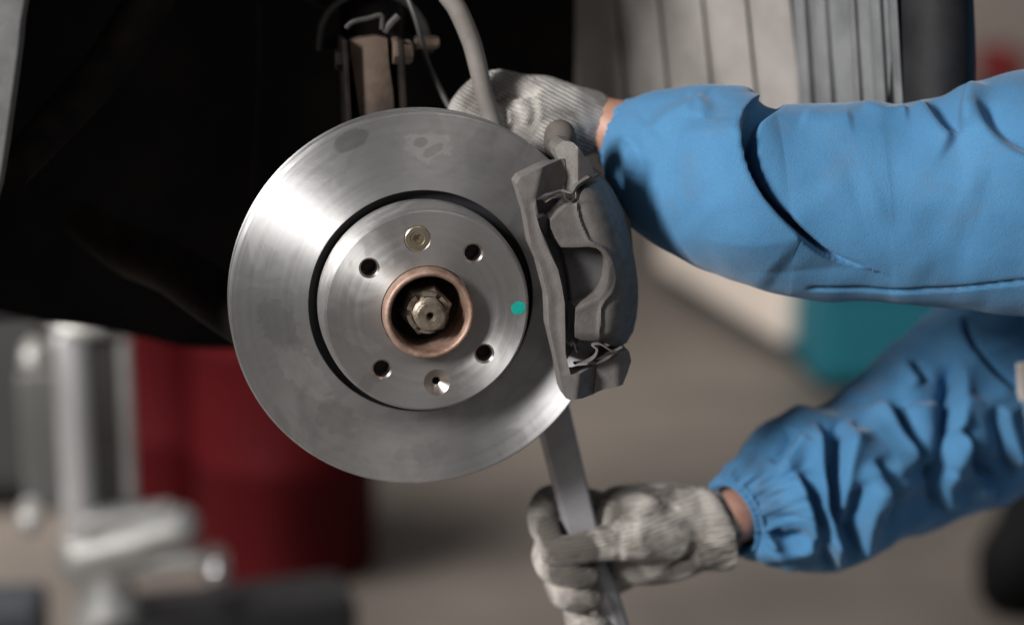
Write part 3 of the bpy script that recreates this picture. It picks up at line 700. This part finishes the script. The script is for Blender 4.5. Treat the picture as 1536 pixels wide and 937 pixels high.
plate('caliper_body', body_out, body_depth, 0.085, M['cast'], cal, 2.4, 0.0022, 3, disp=body_disp, angle=46)
# pads seen through the bay
plate('brake_pad', [(804, 300), (850, 296), (866, 320), (905, 365), (922, 400), (918, 440), (880, 480), (866, 515), (850, 540), (845, 500), (846, 450), (836, 400), (812, 345)], lambda x, y: -0.0215+0.00006*(x-860), -0.0012, M['pad'], cal, 12, 0.0015)
plate('piston_boss', [(844, 372), (872, 366), (900, 374), (918, 392), (920, 425), (905, 452), (868, 466), (858, 450), (852, 410)], lambda x, y: -0.030, -0.022, M['pad'], cal, 12, 0.003)
plate('pad_backing', [(803, 330), (819, 322), (830, 330), (822, 350), (816, 352)], lambda x, y: -0.036, -0.022, M['pad'], cal, 12, 0.001)
# spring clips
def strip3(name, pts, wid, m, par):
    """thin bent sheet strip along picture points with depth (px, py, Y)"""
    P = catmull([tuple(W(*p)) for p in pts], len(pts)*4); V = []; Fc = []
    for p in P:
        for dy in (0, wid):
            for dz in (0, 0.0011): V.append((p[0]+dz*0.4, p[1]+dy, p[2]+dz))
    for i in range(len(P)-1):
        b = i*4
        for q in ((0, 1), (1, 3), (3, 2), (2, 0)): Fc.append((b+q[0], b+q[1], b+4+q[1], b+4+q[0]))
    Fc += [(0, 2, 3, 1), tuple(len(P)*4-4+k for k in (0, 1, 3, 2))]
    return mesh(name, V, Fc, m, par)
strip3('spring_clip', [(818, 304, -.047), (832, 296, -.049), (843, 292, -.050), (849, 300, -.051), (857, 303, -.051), (863, 298, -.050), (863, 288, -.049), (868, 281, -.047), (882, 273, -.043), (898, 264, -.038)], 0.008, M['clip'], cal)
strip3('spring_clip', [(846, 288, -.046), (858, 290, -.047), (866, 279, -.046), (884, 268, -.042)], 0.012, M['cast2'], cal)
strip3('spring_clip', [(862, 547, -.045), (878, 545, -.047), (892, 537, -.048), (896, 526, -.048), (889, 520, -.047), (899, 517, -.047), (911, 524, -.046), (921, 529, -.044), (934, 523, -.040)], 0.006, M['cast2'], cal)
strip3('spring_clip', [(894, 540, -.047), (905, 536, -.047), (914, 532, -.046), (926, 530, -.044)], 0.006, M['clip'], cal)
strip3('spring_clip', [(849, 512, -.040), (856, 520, -.043), (861, 516, -.044), (865, 529, -.044), (868, 524, -.043)], 0.008, M['bright'], cal)
# guide pin boot at the top
p = W(840, 211, 0.012)
g = mesh('guide_pin_cap', *tube([p+Vector((0.006, 0.02, -0.018)), p+Vector((0.001, 0.004, 0.0)), p+Vector((0, 0, 0.004))], [0.0125, 0.0125, 0.0118], 28, 16, True), M['boot_rubber'], cal)
# inboard half behind the disc
plate('piston_housing', [(838, 250), (905, 262), (946, 330), (955, 430), (940, 512), (880, 520), (846, 470), (838, 380)], lambda x, y: 0.034, 0.10, M['cast'], cal, 20, 0.006, 3)

# ------------------------------------------------------------------ strut and hose
st = empty('suspension_strut', W(560, 170, 0.13), 'rusty suspension strut with bracket, bolts and coil spring behind disc', 'strut')
plate('bracket', [(524, 64), (540, 58), (566, 55), (581, 58), (584, 100), (590, 140), (597, 240), (548, 240), (542, 190), (530, 110)], lambda x, y: 0.115+0.0000025*(x-560)**2*1.5, 0.135, M['strut'], st, 12, 0.003, 2)
for dx, x0 in ((-1, 518), (1, 602)):
    plate('bracket_flange', [(x0-4, 60), (x0+4, 60), (x0+14, 240), (x0+6, 240)], lambda x, y: 0.105, 0.17, M['dark_iron'], st, 40, 0.001)
def bolt(px, py, Y, r, ln, m, tilt=0):
    p = W(px, py, Y); V = []
    for xo, rr in ((-ln, r), (ln*0.7, r), (ln, r*0.85)):
        for k in range(6):
            a = k*math.pi/3+0.3; V.append((p.x+xo, p.y+rr*math.cos(a), p.z+rr*math.sin(a)))
    Fc = [(i*6+k, i*6+(k+1) % 6, i*6+6+(k+1) % 6, i*6+6+k) for i in range(2) for k in range(6)]+[tuple(range(6)), tuple(range(12, 18))]
    return mesh('bolt', V, Fc, m, st, bevel=0.0008)
bolt(606, 78, 0.12, 0.0098, 0.0065, M['bolt']); bolt(594, 76, 0.12, 0.011, 0.003, M['strut'])
bolt(514, 90, 0.12, 0.0085, 0.006, M['dark_iron']); bolt(640, 64, 0.15, 0.0055, 0.010, M['bolt'])
p = W(560, 150, 0.19)
mesh('damper_tube', *lathe([(0, -0.02), (0.026, -0.02), (0.026, 0.10), (0.034, 0.104), (0.034, 0.112), (0.014, 0.115), (0.014, 0.35), (0, 0.35)], 40, org=p, ax='z'), M['dark_iron'], st)
sp = []
for k in range(120):
    a = k/120*2*math.pi*3.4; sp.append((p.x-0.004+0.046*math.cos(a), p.y+0.046*math.sin(a), p.z+0.052+0.072*k/120*3.4))
mesh('coil_spring', *tube(sp, 0.0062, 12, 360), M['dark_iron'], st)
mesh('spring_seat', *lathe([(0.012, 0.044), (0.040, 0.044), (0.042, 0.050), (0.040, 0.052), (0.012, 0.050)], 40, org=p+Vector((-0.004, 0, -0.004)), ax='z'), M['dark_iron'], st)
mesh('clamp_clip', *tube([W(519, 42, .12), W(530, 33, .118), W(552, 28, .117), W(572, 24, .117), W(573, 44, .118)], 0.0022, 8, 40), M['rubber'], st)
mesh('clamp_clip', *tube([W(578, 48, .12), W(586, 36, .118), W(598, 24, .117)], 0.0032, 8, 20), M['rubber'], st)
mesh('sensor_cable', *tube([W(600, -30, .13), W(624, 30, .12), W(640, 90, .13), W(662, 138, .13), W(690, 190, .12)], 0.0022, 8, 50), M['rubber'], st)
mesh('dust_shield_rim', *tube([W(478, 74, .17), W(484, 34, .16), W(508, 4, .155), W(556, -14, .15), W(606, 2, .155), W(634, 34, .16), W(645, 78, .17)], 0.0030, 8, 60), M['rubber'], st)
mesh('link_rod', *tube([W(532, 60, .15), W(520, 110, .16), W(531, 190, .16), W(540, 260, .16)], 0.006, 10, 30), M['dark_iron'], st)

hz = tag(mesh('brake_hose', *tube([W(560, -420, .16), W(590, -240, .13), W(632, -100, .10), W(664, -20, .085), W(686, 14, .08), W(706, 60, .078), W(717, 100, .076), W(726, 140, .075), W(738, 180, .074), W(756, 240, .072), W(790, 300, .068)],
     [0.0078]*4+[0.0077, 0.0075, 0.0073, 0.0072, 0.0070, 0.0070, 0.0070], 20, 120), M['hose'], origin=W(790, 300, .068)),
     'thin grey rubber brake hose curving down past the upper glove', 'brake hose')

# ================================================================== PRY BAR
Yb = 0.060
bar = empty('steel_bar', W(872, 790, Yb), 'straight grey steel bar gripped by the lower gloved hand', 'steel bar')
def barsec(L, Rg, y0, y1, facet=8, dark=7, Y=Yb):
    """bar segment between picture rows: flat front face with a bevelled left edge"""
    V = []; n = 24
    for i in range(n+1):
        t = i/n; py = y0+(y1-y0)*t; l = L[0]+(L[1]-L[0])*t; r_ = Rg[0]+(Rg[1]-Rg[0])*t
        V += [W(l, py, Y+0.006), W(l+facet, py, Y), W(r_-dark*0.4, py, Y), W(r_, py, Y+0.004), W(r_, py, Y+0.014), W(l+2, py, Y+0.014)]
    Fc = [(i*6+k, i*6+(k+1) % 6, i*6+6+(k+1) % 6, i*6+6+k) for i in range(n) for k in range(6)]+[tuple(range(6)), tuple(range(n*6, n*6+6))]
    return V, Fc
def lerpx(y): return 813+(y-672)*0.262, 873+(y-690)*0.235
a, b = lerpx(560), lerpx(868)
mesh('shank', *barsec((a[0], b[0]), (a[1], b[1]), 560, 868), M['bar'], bar, angle=20, bevel=0.0008)
# a ribbed round grip under the hand
pg = [W(893, 850, Yb+.006), W(906, 885, Yb+.006), W(925, 945, Yb+.006), W(950, 1030, Yb+.006)]
mesh('grip', *tube(pg, [0.0105, 0.0112, 0.0112, 0.0115], 8, 30, True), M['bar'], bar, angle=20)

# ================================================================== PERSON
person = empty('person', (0.84, 0.17, 0.0), 'person in blue workwear and white knitted gloves working on the brake', 'person')
SH_L, SH_R = Vector((0.72, -0.04, 1.285)), Vector((0.74, 0.32, 1.20))
WR_L, WR_R = W(893, 184, 0.105), W(1082, 783, 0.070)
EL_L, EL_R = W(1235, 305, 0.005), W(1500, 590, 0.225)
hip, chest, neck, head = Vector((0.90, 0.15, 0.90)), Vector((0.80, 0.15, 1.20)), Vector((0.715, 0.15, 1.42)), Vector((0.655, 0.13, 1.545))
def cap(a, b, ra, rb, n=14): return tube([a, b], [ra, rb], n, 8, True, False)
shells = [cap(hip, chest, .125, .135), cap(chest, neck-Vector((-.02, 0, .09)), .135, .10), cap(SH_L, SH_R, .055, .055), cap(neck-Vector((-.02, 0, .06)), head, .056, .054),
          cap(head+Vector((.01, 0, .03)), head+Vector((-.005, 0, .055)), .088, .085), cap(head+Vector((-.02, 0, -.055)), head+Vector((-.03, 0, .01)), .056, .066),
          cap(head+Vector((-.090, 0, .010)), head+Vector((-.102, 0, -.014)), .010, .015), cap(head+Vector((-.05, 0, -.082)), head+Vector((-.05, 0, -.07)), .030, .036)]
for s_ in (-1, 1):
    shells.append(cap(head+Vector((.01, s_*.084, .012)), head+Vector((.016, s_*.09, -.018)), .016, .011))
for sh, elb, wr in ((SH_L, EL_L, WR_L), (SH_R, EL_R, WR_R)):
    shells += [cap(sh, elb, .050, .036), cap(elb, wr.lerp(elb, .12), .036, .027), cap(wr.lerp(elb, .12), wr.lerp(elb, .02), .0255, .0235)]
feet = []
for s_ in (-1, 1):
    hp = hip+Vector((0, s_*.095, -.05)); kn = Vector((0.80, 0.15+s_*.15, .47)); an = Vector((0.92, 0.15+s_*.16, .09))
    shells += [cap(hp, kn, .085, .06), cap(kn, an, .056, .042), cap(an-Vector((0, 0, .04)), an+Vector((-.15, 0, -.05)), .035, .03)]
    feet.append((hp, kn, an))
blob('body', shells, M['skin'], person, 0.0055, 5)
for s_ in (-1, 1):
    e = head+Vector((-.083, s_*.033, .030))
    mesh('eye', *tube([e, e+Vector((.012, 0, 0))], [.011, .011], 12, 4, True, False), M['eye'], person)
mesh('mouth', *tube([head+Vector((-.074, -.024, -.050)), head+Vector((-.086, 0, -.049)), head+Vector((-.074, .024, -.050))], [.004, .007, .004], 10, 16, True), M['lip'], person)
blob('hair', [cap(head+Vector((.03, 0, .045)), head+Vector((-.01, 0, .075)), .088, .083), cap(head+Vector((.05, 0, .02)), head+Vector((.05, 0, -.03)), .072, .06)], M['hair'], person, 0.006, 4)
# trousers, boots and jacket trunk
tr = [cap(hip+Vector((0, 0, .06)), hip+Vector((0, 0, -.06)), .15, .15)]
for hp, kn, an in feet: tr += [cap(hp, kn, .105, .085), cap(kn, an+Vector((0, 0, .05)), .083, .072)]
def wr_noise(co, nr):
    return np.array([0.007*noise.noise(Vector(c)*9)+0.003*noise.noise(Vector(c)*22) for c in co])
blob('trousers', tr, M['cloth'], person, 0.010, 5, wr_noise)
for hp, kn, an in feet:
    blob('boot', [cap(an+Vector((0, 0, .06)), an+Vector((0, 0, -.03)), .056, .05), cap(an+Vector((.03, 0, -.045)), an+Vector((-.17, 0, -.052)), .043, .038)], M['boot'], person, 0.006, 4)
blob('jacket', [cap(hip+Vector((0, 0, .0)), chest, .165, .168), cap(chest, neck-Vector((-.03, 0, .13)), .168, .13), cap(SH_L+Vector((0.0, 0.0, -0.01)), SH_R+Vector((0.01, 0.0, 0)), .092, .080), cap(SH_L+Vector((-.05, 0, -.015)), SH_L, .086, .092), cap(neck-Vector((-.02, 0, .07)), neck-Vector((-.01, 0, .035)), .078, .072)], M['cloth'], person, 0.009, 6, wr_noise)

# ---- sleeves
def sleeve(name, secs, nl, nr_, depthk, strokes, cuff, seed, slant=0.0, nz=(0.0030, 0.0011), extra=None, vec=None):
    """secs: (top px, top py, bottom px, bottom py, Y centre); then displaced by fold strokes given in picture space"""
    A0 = catmull(secs, 3000); cc = np.array([tuple(W((q[0]+q[2])/2, (q[1]+q[3])/2, q[4])) for q in A0])
    al = np.concatenate([[0], np.cumsum(np.linalg.norm(np.diff(cc, axis=0), axis=1))])
    A = np.stack([np.interp(np.linspace(0, al[-1], nl), al, A0[:, k]) for k in range(5)], 1)
    V = np.empty((nl, nr_, 3)); ang = np.linspace(0, 2*math.pi, nr_, endpoint=False)
    for i, s_ in enumerate(A):
        t = np.array(W(s_[0], s_[1], s_[4])); b = np.array(W(s_[2], s_[3], s_[4])); c = (t+b)/2; u = (t-b)/2; hgt = np.linalg.norm(u)
        i2 = min(nl-1, i+1); i1 = max(0, i-1)
        ca = np.array(W((A[i2][0]+A[i2][2])/2, (A[i2][1]+A[i2][3])/2, A[i2][4])); cb_ = np.array(W((A[i1][0]+A[i1][2])/2, (A[i1][1]+A[i1][3])/2, A[i1][4]))
        T = ca-cb_; T /= np.linalg.norm(T); uu = u/hgt; fr = np.cross(T, uu); fr /= np.linalg.norm(fr)
        if fr[1] > 0: fr = -fr
        V[i] = c+np.outer(np.cos(ang), u)+np.outer(np.sin(ang), fr*hgt*depthk)+np.outer(np.sin(ang)*slant*max(0, 1-i/nl/0.12), T)
    def normals(V):
        dl = np.gradient(V, axis=0); da = np.roll(V, -1, 1)-np.roll(V, 1, 1); n = np.cross(dl, da)
        n /= np.linalg.norm(n, axis=2)[..., None]+1e-12; c = V.mean(1, keepdims=True)
        sgn = np.sign(((V-c)*n).sum(2).mean()); return n*sgn
    Nn = normals(V).reshape(-1, 3); P3 = V.reshape(-1, 3)
    px = project(P3)
    view = CPn-P3; view /= np.linalg.norm(view, axis=1)[:, None]
    facing = np.clip(((Nn*view).sum(1)+0.05)/0.55, 0, 1)
    D = np.zeros(len(P3))
    for st_ in strokes: D += stroke(px, *st_)*facing
    s_par = np.repeat(np.linspace(0, 1, nl), nr_); th = np.tile(ang, nl)
    nzv = np.array([nz[0]*noise.noise(Vector(p)*11+Vector((seed, 0, 0)))+nz[1]*noise.noise(Vector(p)*38+Vector((0, seed, 0))) for p in P3])
    D += nzv
    if extra is not None: D += extra(s_par, th, px, P3)*1.0
    # elastic cuff: gathers run along the arm, pinched by two rows of elastic
    cw = np.clip(1-s_par/cuff[0], 0, 1); cw = np.sqrt(cw)*(s_par < cuff[0])*np.clip(s_par/0.02, 0.3, 1)
    g = np.array([noise.noise(Vector((math.cos(t)*cuff[1], math.sin(t)*cuff[1], s*cuff[2]))) for t, s in zip(th, s_par)])
    g2 = np.array([noise.noise(Vector((math.cos(t)*cuff[1]*2.2, math.sin(t)*cuff[1]*2.2, s*cuff[2]*2+9))) for t, s in zip(th, s_par)])
    D += cw*(g*cuff[3]+g2*cuff[3]*0.5+0.0010*np.cos(s_par/cuff[0]*2*math.pi*2.5))
    Q = P3+Nn*D[:, None]
    if vec is not None: Q = Q+vec(th, px)
    # roll the cuff edge inwards
    Q = Q.reshape(nl, nr_, 3); c = Q[0].mean(0); first = c+(Q[0]-c)*0.84+(Q[6].mean(0)-c)*1.0
    Q = np.concatenate([first[None], Q], 0); nl2 = nl+1
    Fc = [(i*nr_+k, i*nr_+(k+1) % nr_, (i+1)*nr_+(k+1) % nr_, (i+1)*nr_+k) for i in range(nl2-1) for k in range(nr_)]
    return mesh(name, Q.reshape(-1, 3), Fc, M['cloth'], person, angle=180)

def pxs(p): 
    l = project(np.array([tuple(p)]))[0]; return l
secU = [(897, 170, 897, 200, .105), (905, 164, 898, 216, .100), (925, 157, 906, 246, .098), (955, 148, 924, 292, .090), (995, 137, 957, 335, .074), (1045, 130, 1010, 376, .050), (1085, 131, 1062, 404, .030),
        (1118, 136, 1124, 424, .012), (1160, 158, 1180, 440, .006), (1215, 160, 1235, 448, .002), (1300, 150, 1318, 450, -.004), (1350, 154, 1362, 454, -.010), (1410, 143, 1415, 458, -.015), (1456, 124, 1460, 463, -.020), (1536, 108, 1540, 472, -.028), (1640, 92, 1650, 480, -.035), (1800, 92, 1810, 470, -.040), (1960, 100, 1980, 450, -.045)]
strU = [
    ([(1385, 140), (1402, 168), (1420, 192), (1440, 208)], 0.010, 30, -0.009, 26, 9),
    ([(1450, 112), (1444, 150), (1438, 195)], -0.004, 18, 0.010, 24, 9),
    ([(1462, 140), (1488, 190), (1525, 222), (1590, 250)], 0.009, 34, -0.009, 26, 9),
    ([(1050, 140), (1066, 165), (1062, 190)], 0.004, 24, -0.004, 22, 9),
    ([(970, 200), (1005, 165), (1045, 150)], 0.004, 28, -0.003, 26, 10),
    ([(1205, 160), (1240, 172), (1280, 165)], 0.004, 24, 0.0, 18, 12),
    ([(1300, 143), (1330, 158), (1365, 156)], 0.008, 18, -0.006, 16, 7),
    ([(935, 205), (950, 235), (958, 262)], 0.004, 18, -0.004, 16, 7),
    ([(1050, 300), (1105, 350), (1180, 398)], 0.004, 45, 0.004, 45, 20),
    ([(1205, 433), (1290, 434), (1400, 433), (1540, 424), (1700, 420)], 0.0, 16, -0.0040, 4.5, 1.0, 0.04),
    ([(1280, 300), (1380, 270), (1480, 300)], 0.004, 60, 0.004, 60, 30),
    ([(1250, 240), (1330, 330), (1420, 380)], 0.004, 55, -0.003, 55, 30),
]
FOLD = [(1150, 140), (1122, 160), (1108, 188), (1106, 220), (1114, 258), (1132, 295), (1160, 330), (1198, 362), (1245, 388), (1300, 402)]
def fold_extra(s_par, th, px, P3):
    # negative side (left of travel when going down = right in the picture) -> sign tested below
    d, wg = seg_field(px, FOLD, 0.0)
    tt = np.clip((px[:, 1]-140)/(402-140), 0, 1)
    amp = np.interp(tt, [0, 0.08, 0.26, 0.62, 0.82, 1.0], [0.0, 0.22, 1.0, 1.0, 0.8, 0.0])
    wd = np.interp(tt, [0, 0.1, 0.35, 0.7, 0.9, 1.0], [30, 28, 25, 21, 9, 2])
    hl = 0.019*np.exp(-(d/85.0)**2)
    tr_ = -0.034*(0.5+0.5*np.tanh((d+wd)/2.0))
    s = 0.5+0.5*np.tanh((d-1)/1.4)
    front = np.clip((np.sin(th)+0.45)/0.5, 0, 1)
    return (hl*s+tr_*(1-s))*amp*front
def fold_vec(th, px):
    d, wg = seg_field(px, FOLD, 0.0); tt = np.clip((px[:, 1]-140)/(402-140), 0, 1)
    amp = np.interp(tt, [0, 0.08, 0.3, 0.8, 1.0], [0.1, 0.5, 1.0, 1.0, 0.2])*np.clip((np.sin(th)+0.45)/0.5, 0, 1)
    k = 0.0080*np.exp(-(d/26.0)**2)*(0.5+0.5*np.tanh((d-1)/1.4))*amp
    v = np.zeros((len(px), 3)); v[:, 0] = k; v[:, 2] = k*1.3*tt**2; return v
sleeve('sleeve', secU, 700, 230, 0.86, strU, (0.055, 6.0, 40, 0.0050), 3.0, -0.005, (0.0042, 0.0015), fold_extra, fold_vec)

secLo = [(1082, 724, 1108, 830, .070), (1090, 708, 1118, 838, .070), (1108, 692, 1138, 841, .070), (1155, 645, 1188, 851, .078), (1203, 617, 1252, 848, .088), (1240, 612, 1290, 832, .095), (1268, 598, 1326, 812, .102), (1322, 557, 1384, 790, .118), (1369, 512, 1440, 772, .134), (1416, 464, 1512, 742, .150),
         (1470, 400, 1590, 690, .170), (1530, 330, 1660, 620, .20), (1600, 260, 1740, 540, .24), (1680, 190, 1840, 470, .29), (1780, 160, 1920, 430, .33)]
secLo = [(a_, b_2, c_2, d_2, y_+0.05*min(1, k_/8)) for k_, (a_, b_2, c_2, d_2, y_) in enumerate(secLo)]
strLo = [
    # deep cross folds, dark valleys
    ([(1228, 628), (1236, 670), (1240, 720), (1252, 780), (1270, 840)], 0.008, 15, -0.013, 12, 4),
    ([(1262, 625), (1262, 680), (1258, 730), (1256, 785)], -0.010, 9, 0.007, 13, 4),
    ([(1196, 705), (1210, 740), (1222, 780), (1224, 812)], 0.009, 18, -0.011, 12, 4),
    ([(1296, 720), (1294, 760), (1290, 800), (1284, 842)], -0.011, 12, 0.008, 16, 4),
    ([(1300, 690), (1318, 730), (1330, 770), (1326, 800)], 0.006, 16, -0.009, 11, 4),
    ([(1330, 600), (1340, 640), (1358, 675), (1375, 700)], 0.010, 22, -0.010, 15, 5),
    ([(1434, 535), (1432, 590), (1418, 650), (1410, 690), (1405, 735)], -0.012, 13, 0.009, 22, 5),
    ([(1420, 640), (1445, 690), (1475, 720), (1500, 728)], 0.008, 16, -0.009, 12, 4),
    ([(1408, 700), (1412, 740), (1418, 768)], -0.010, 11, 0.006, 14, 4),
    ([(1492, 605), (1506, 650), (1520, 690), (1535, 705)], -0.009, 13, 0.008, 20, 5),
    ([(1440, 470), (1452, 510), (1480, 550), (1530, 592)], 0.004, 18, -0.006, 6, 2),
    ([(1360, 540), (1372, 560), (1385, 580)], 0.005, 12, -0.006, 9, 4),
    ([(1165, 700), (1180, 680), (1200, 650)], 0.006, 16, -0.006, 14, 5),
    ([(1150, 800), (1175, 815), (1195, 812), (1220, 800)], 0.008, 14, -0.008, 10, 4),
    ([(1240, 800), (1246, 830), (1258, 850)], -0.006, 8, 0.005, 10, 4),
    ([(1280, 640), (1300, 680), (1330, 720), (1350, 760)], 0.007, 26, 0.007, 26, 8),
    ([(1385, 600), (1392, 650), (1382, 700)], 0.008, 28, 0.008, 28, 9),
    ([(1465, 590), (1470, 640), (1462, 690)], 0.006, 24, 0.006, 24, 8),
]
strLo = [(l, ap*1.75, wp*1.4, an*1.75, wn*1.4, sf*1.25) for (l, ap, wp, an, wn, sf) in strLo]
def wrinkle_extra(s_par, th, px, P3):
    w_ = np.clip((s_par-0.04)/0.1, 0, 1)
    out = np.empty(len(s_par))
    for i, (a, t) in enumerate(zip(s_par, th)):
        q = Vector((a*11+0.9*math.cos(t), 1.3*math.cos(t)+3, 1.3*math.sin(t)))
        out[i] = 0.55-abs(noise.noise(q))*1.9+0.5*noise.noise(Vector((a*34+1.4*math.sin(t), 2.2*math.cos(t), 2.2*math.sin(t)+5)))
    return out*0.0038*w_
sleeve('sleeve', secLo, 520, 240, 0.86, strLo, (0.085, 6.0, 26, 0.0062), 8.0, -0.009, (0.0050, 0.0014), wrinkle_extra)

plate('sleeve_patch', [(1527, 546), (1568, 540), (1574, 598), (1529, 603)], lambda x, y: 0.118, 0.123, M['cream'], person, 20, 0.001)
plate('sleeve_patch', [(1527, 604), (1574, 600), (1580, 650), (1531, 654)], lambda x, y: 0.118, 0.123, M['pale_blue'], person, 20, 0.001)
# ---- gloves
def chain(pts, rad): return tube([W(*p) for p in pts], rad, 16, len(pts)*6, True)
crease_r = [([(905, 760), (930, 800), (935, 850)], -0.002, 8, 0.001, 10, 4), ([(990, 740), (1005, 755), (1020, 760)], -0.003, 7, 0.001, 9, 3), ([(1000, 850), (1020, 840), (1045, 825)], -0.004, 10, 0.001, 8, 3),
            ([(880, 838), (850, 842), (820, 838)], -0.0015, 6, 0.0, 6, 3), ([(960, 745), (955, 790), (965, 840)], -0.001, 14, 0.001, 14, 6)]
def glove_disp(creases, amp, seed):
    def f(co, nr):
        px = project(co); vw = CPn-co; vw /= np.linalg.norm(vw, axis=1)[:, None]; fc = np.clip(((vw*nr).sum(1)+0.1)/0.4, 0, 1)
        d = np.zeros(len(co))
        for c_ in creases: d += stroke(px, *c_)*fc
        d += np.array([amp*noise.noise(Vector(c)*45+Vector((seed, 0, 0)))+amp*0.5*noise.noise(Vector(c)*110) for c in co])
        return d
    return f
shR = [
    chain([(1070, 790, .072), (1010, 790, .070), (950, 788, .076), (925, 780, .085)], [.027, .030, .031, .026]),
    chain([(1060, 800, .070), (1010, 825, .072), (950, 835, .082), (925, 840, .090)], [.025, .026, .024, .021]),
    chain([(1060, 775, .075), (1000, 768, .080), (930, 762, .092)], [.024, .025, .020]),
    # thumb across the front of the bar
    chain([(1010, 800, .058), (955, 806, .047), (905, 815, .042), (862, 824, .043), (832, 828, .048)], [.022, .019, .0150, .0135, .0120]),
    # fingers behind the bar, curling round its left side
    chain([(925, 768, .098), (860, 752, .104), (826, 752, .092), (814, 778, .072), (826, 812, .056)], [.0150, .0140, .0138, .0130, .0115]),
    chain([(930, 800, .106), (868, 800, .108), (828, 808, .094), (824, 846, .062), (858, 860, .046), (880, 862, .048)], [.0150, .0138, .0132, .0128, .0118, .0108]),
    chain([(935, 832, .106), (880, 845, .108), (845, 858, .094), (842, 888, .062), (868, 898, .048), (886, 898, .050)], [.0140, .0130, .0125, .0120, .0112, .0102]),
    chain([(940, 860, .100), (895, 885, .104), (868, 902, .092), (868, 932, .062), (886, 940, .050), (898, 940, .054)], [.0128, .0118, .0112, .0108, .0100, .0095]),
]
gr_ = blob('glove', shR, M['glove2'], person, 0.0019, 3, glove_disp(crease_r, 0.0009, 2))
gr_['label'] = 'dirty white knitted glove gripping the steel bar'
def cuff(name, secs, m, rib=44, amp=0.0007, n=176, nl=36, par=None):
    A = catmull(secs, nl); V = []; Fc = []
    for i, s_ in enumerate(A):
        t = np.array(W(s_[0], s_[1], s_[4])); b = np.array(W(s_[2], s_[3], s_[4])); c = (t+b)/2; u = (t-b)/2; h_ = np.linalg.norm(u)
        fr = np.array([0.25, -0.97, 0.0]); fr = fr-u*np.dot(fr, u)/h_**2; fr /= np.linalg.norm(fr)
        for k in range(n):
            a = 2*math.pi*k/n; rr = 1+amp/h_*math.sin(rib*a)+0.02*math.sin(3*a+i*0.2)
            V.append(c+(u*math.cos(a)+fr*h_*0.82*math.sin(a))*rr)
    for i in range(nl-1):
        for k in range(n): Fc.append((i*n+k, i*n+(k+1) % n, (i+1)*n+(k+1) % n, (i+1)*n+k))
    o = mesh(name, V, Fc, m, par or person, angle=180)
    sd = o.modifiers.new('solid', 'SOLIDIFY'); sd.thickness = 0.0022; sd.offset = -1
    return o
cf = cuff('glove_cuff', [(1010, 738, 1015, 852, .070), (1035, 736, 1045, 854, .070), (1056, 735, 1076, 852, .070), (1066, 737, 1090, 849, .070)], M['glove2'])

crease_l = [([(740, 158), (758, 142), (782, 134), (812, 134)], -0.011, 9, 0.003, 11, 4), ([(772, 148), (782, 165), (784, 190)], -0.004, 7, 0.003, 11, 4), ([(796, 142), (806, 165), (803, 195)], -0.004, 7, 0.003, 10, 4), ([(752, 160), (760, 175), (758, 190)], -0.003, 6, 0.002, 9, 4)]
shL = [
    chain([(880, 182, .105), (840, 180, .100), (800, 176, .100)], [.026, .030, .030]),
    chain([(860, 172, .108), (815, 158, .106), (778, 150, .108)], [.022, .024, .021]),
    chain([(870, 195, .100), (820, 205, .096), (790, 215, .096)], [.022, .026, .026]),
    chain([(795, 152, .110), (752, 132, .106), (716, 146, .100), (696, 168, .094)], [.0150, .0150, .0145, .0135]),
    chain([(795, 168, .104), (758, 154, .098), (722, 166, .092), (704, 196, .086)], [.0150, .0150, .0142, .0130]),
    chain([(800, 190, .098), (766, 178, .092), (734, 190, .086), (720, 220, .080)], [.0145, .0142, .0135, .0125]),
    chain([(805, 212, .094), (775, 205, .088), (750, 218, .084), (738, 245, .078)], [.0130, .0128, .0120, .0110]),
    chain([(850, 190, .085), (830, 205, .072), (815, 220, .062)], [.0160, .0145, .0125]),
]
gl_ = blob('glove', shL, M['glove'], person, 0.0019, 3, glove_disp(crease_l, 0.0009, 6))
gl_['label'] = 'white knitted glove reaching behind the disc'
cuff('glove_cuff', [(842, 146, 838, 212, .104), (862, 151, 862, 210, .105), (878, 154, 880, 206, .106), (888, 157, 889, 203, .106)], M['glove'])
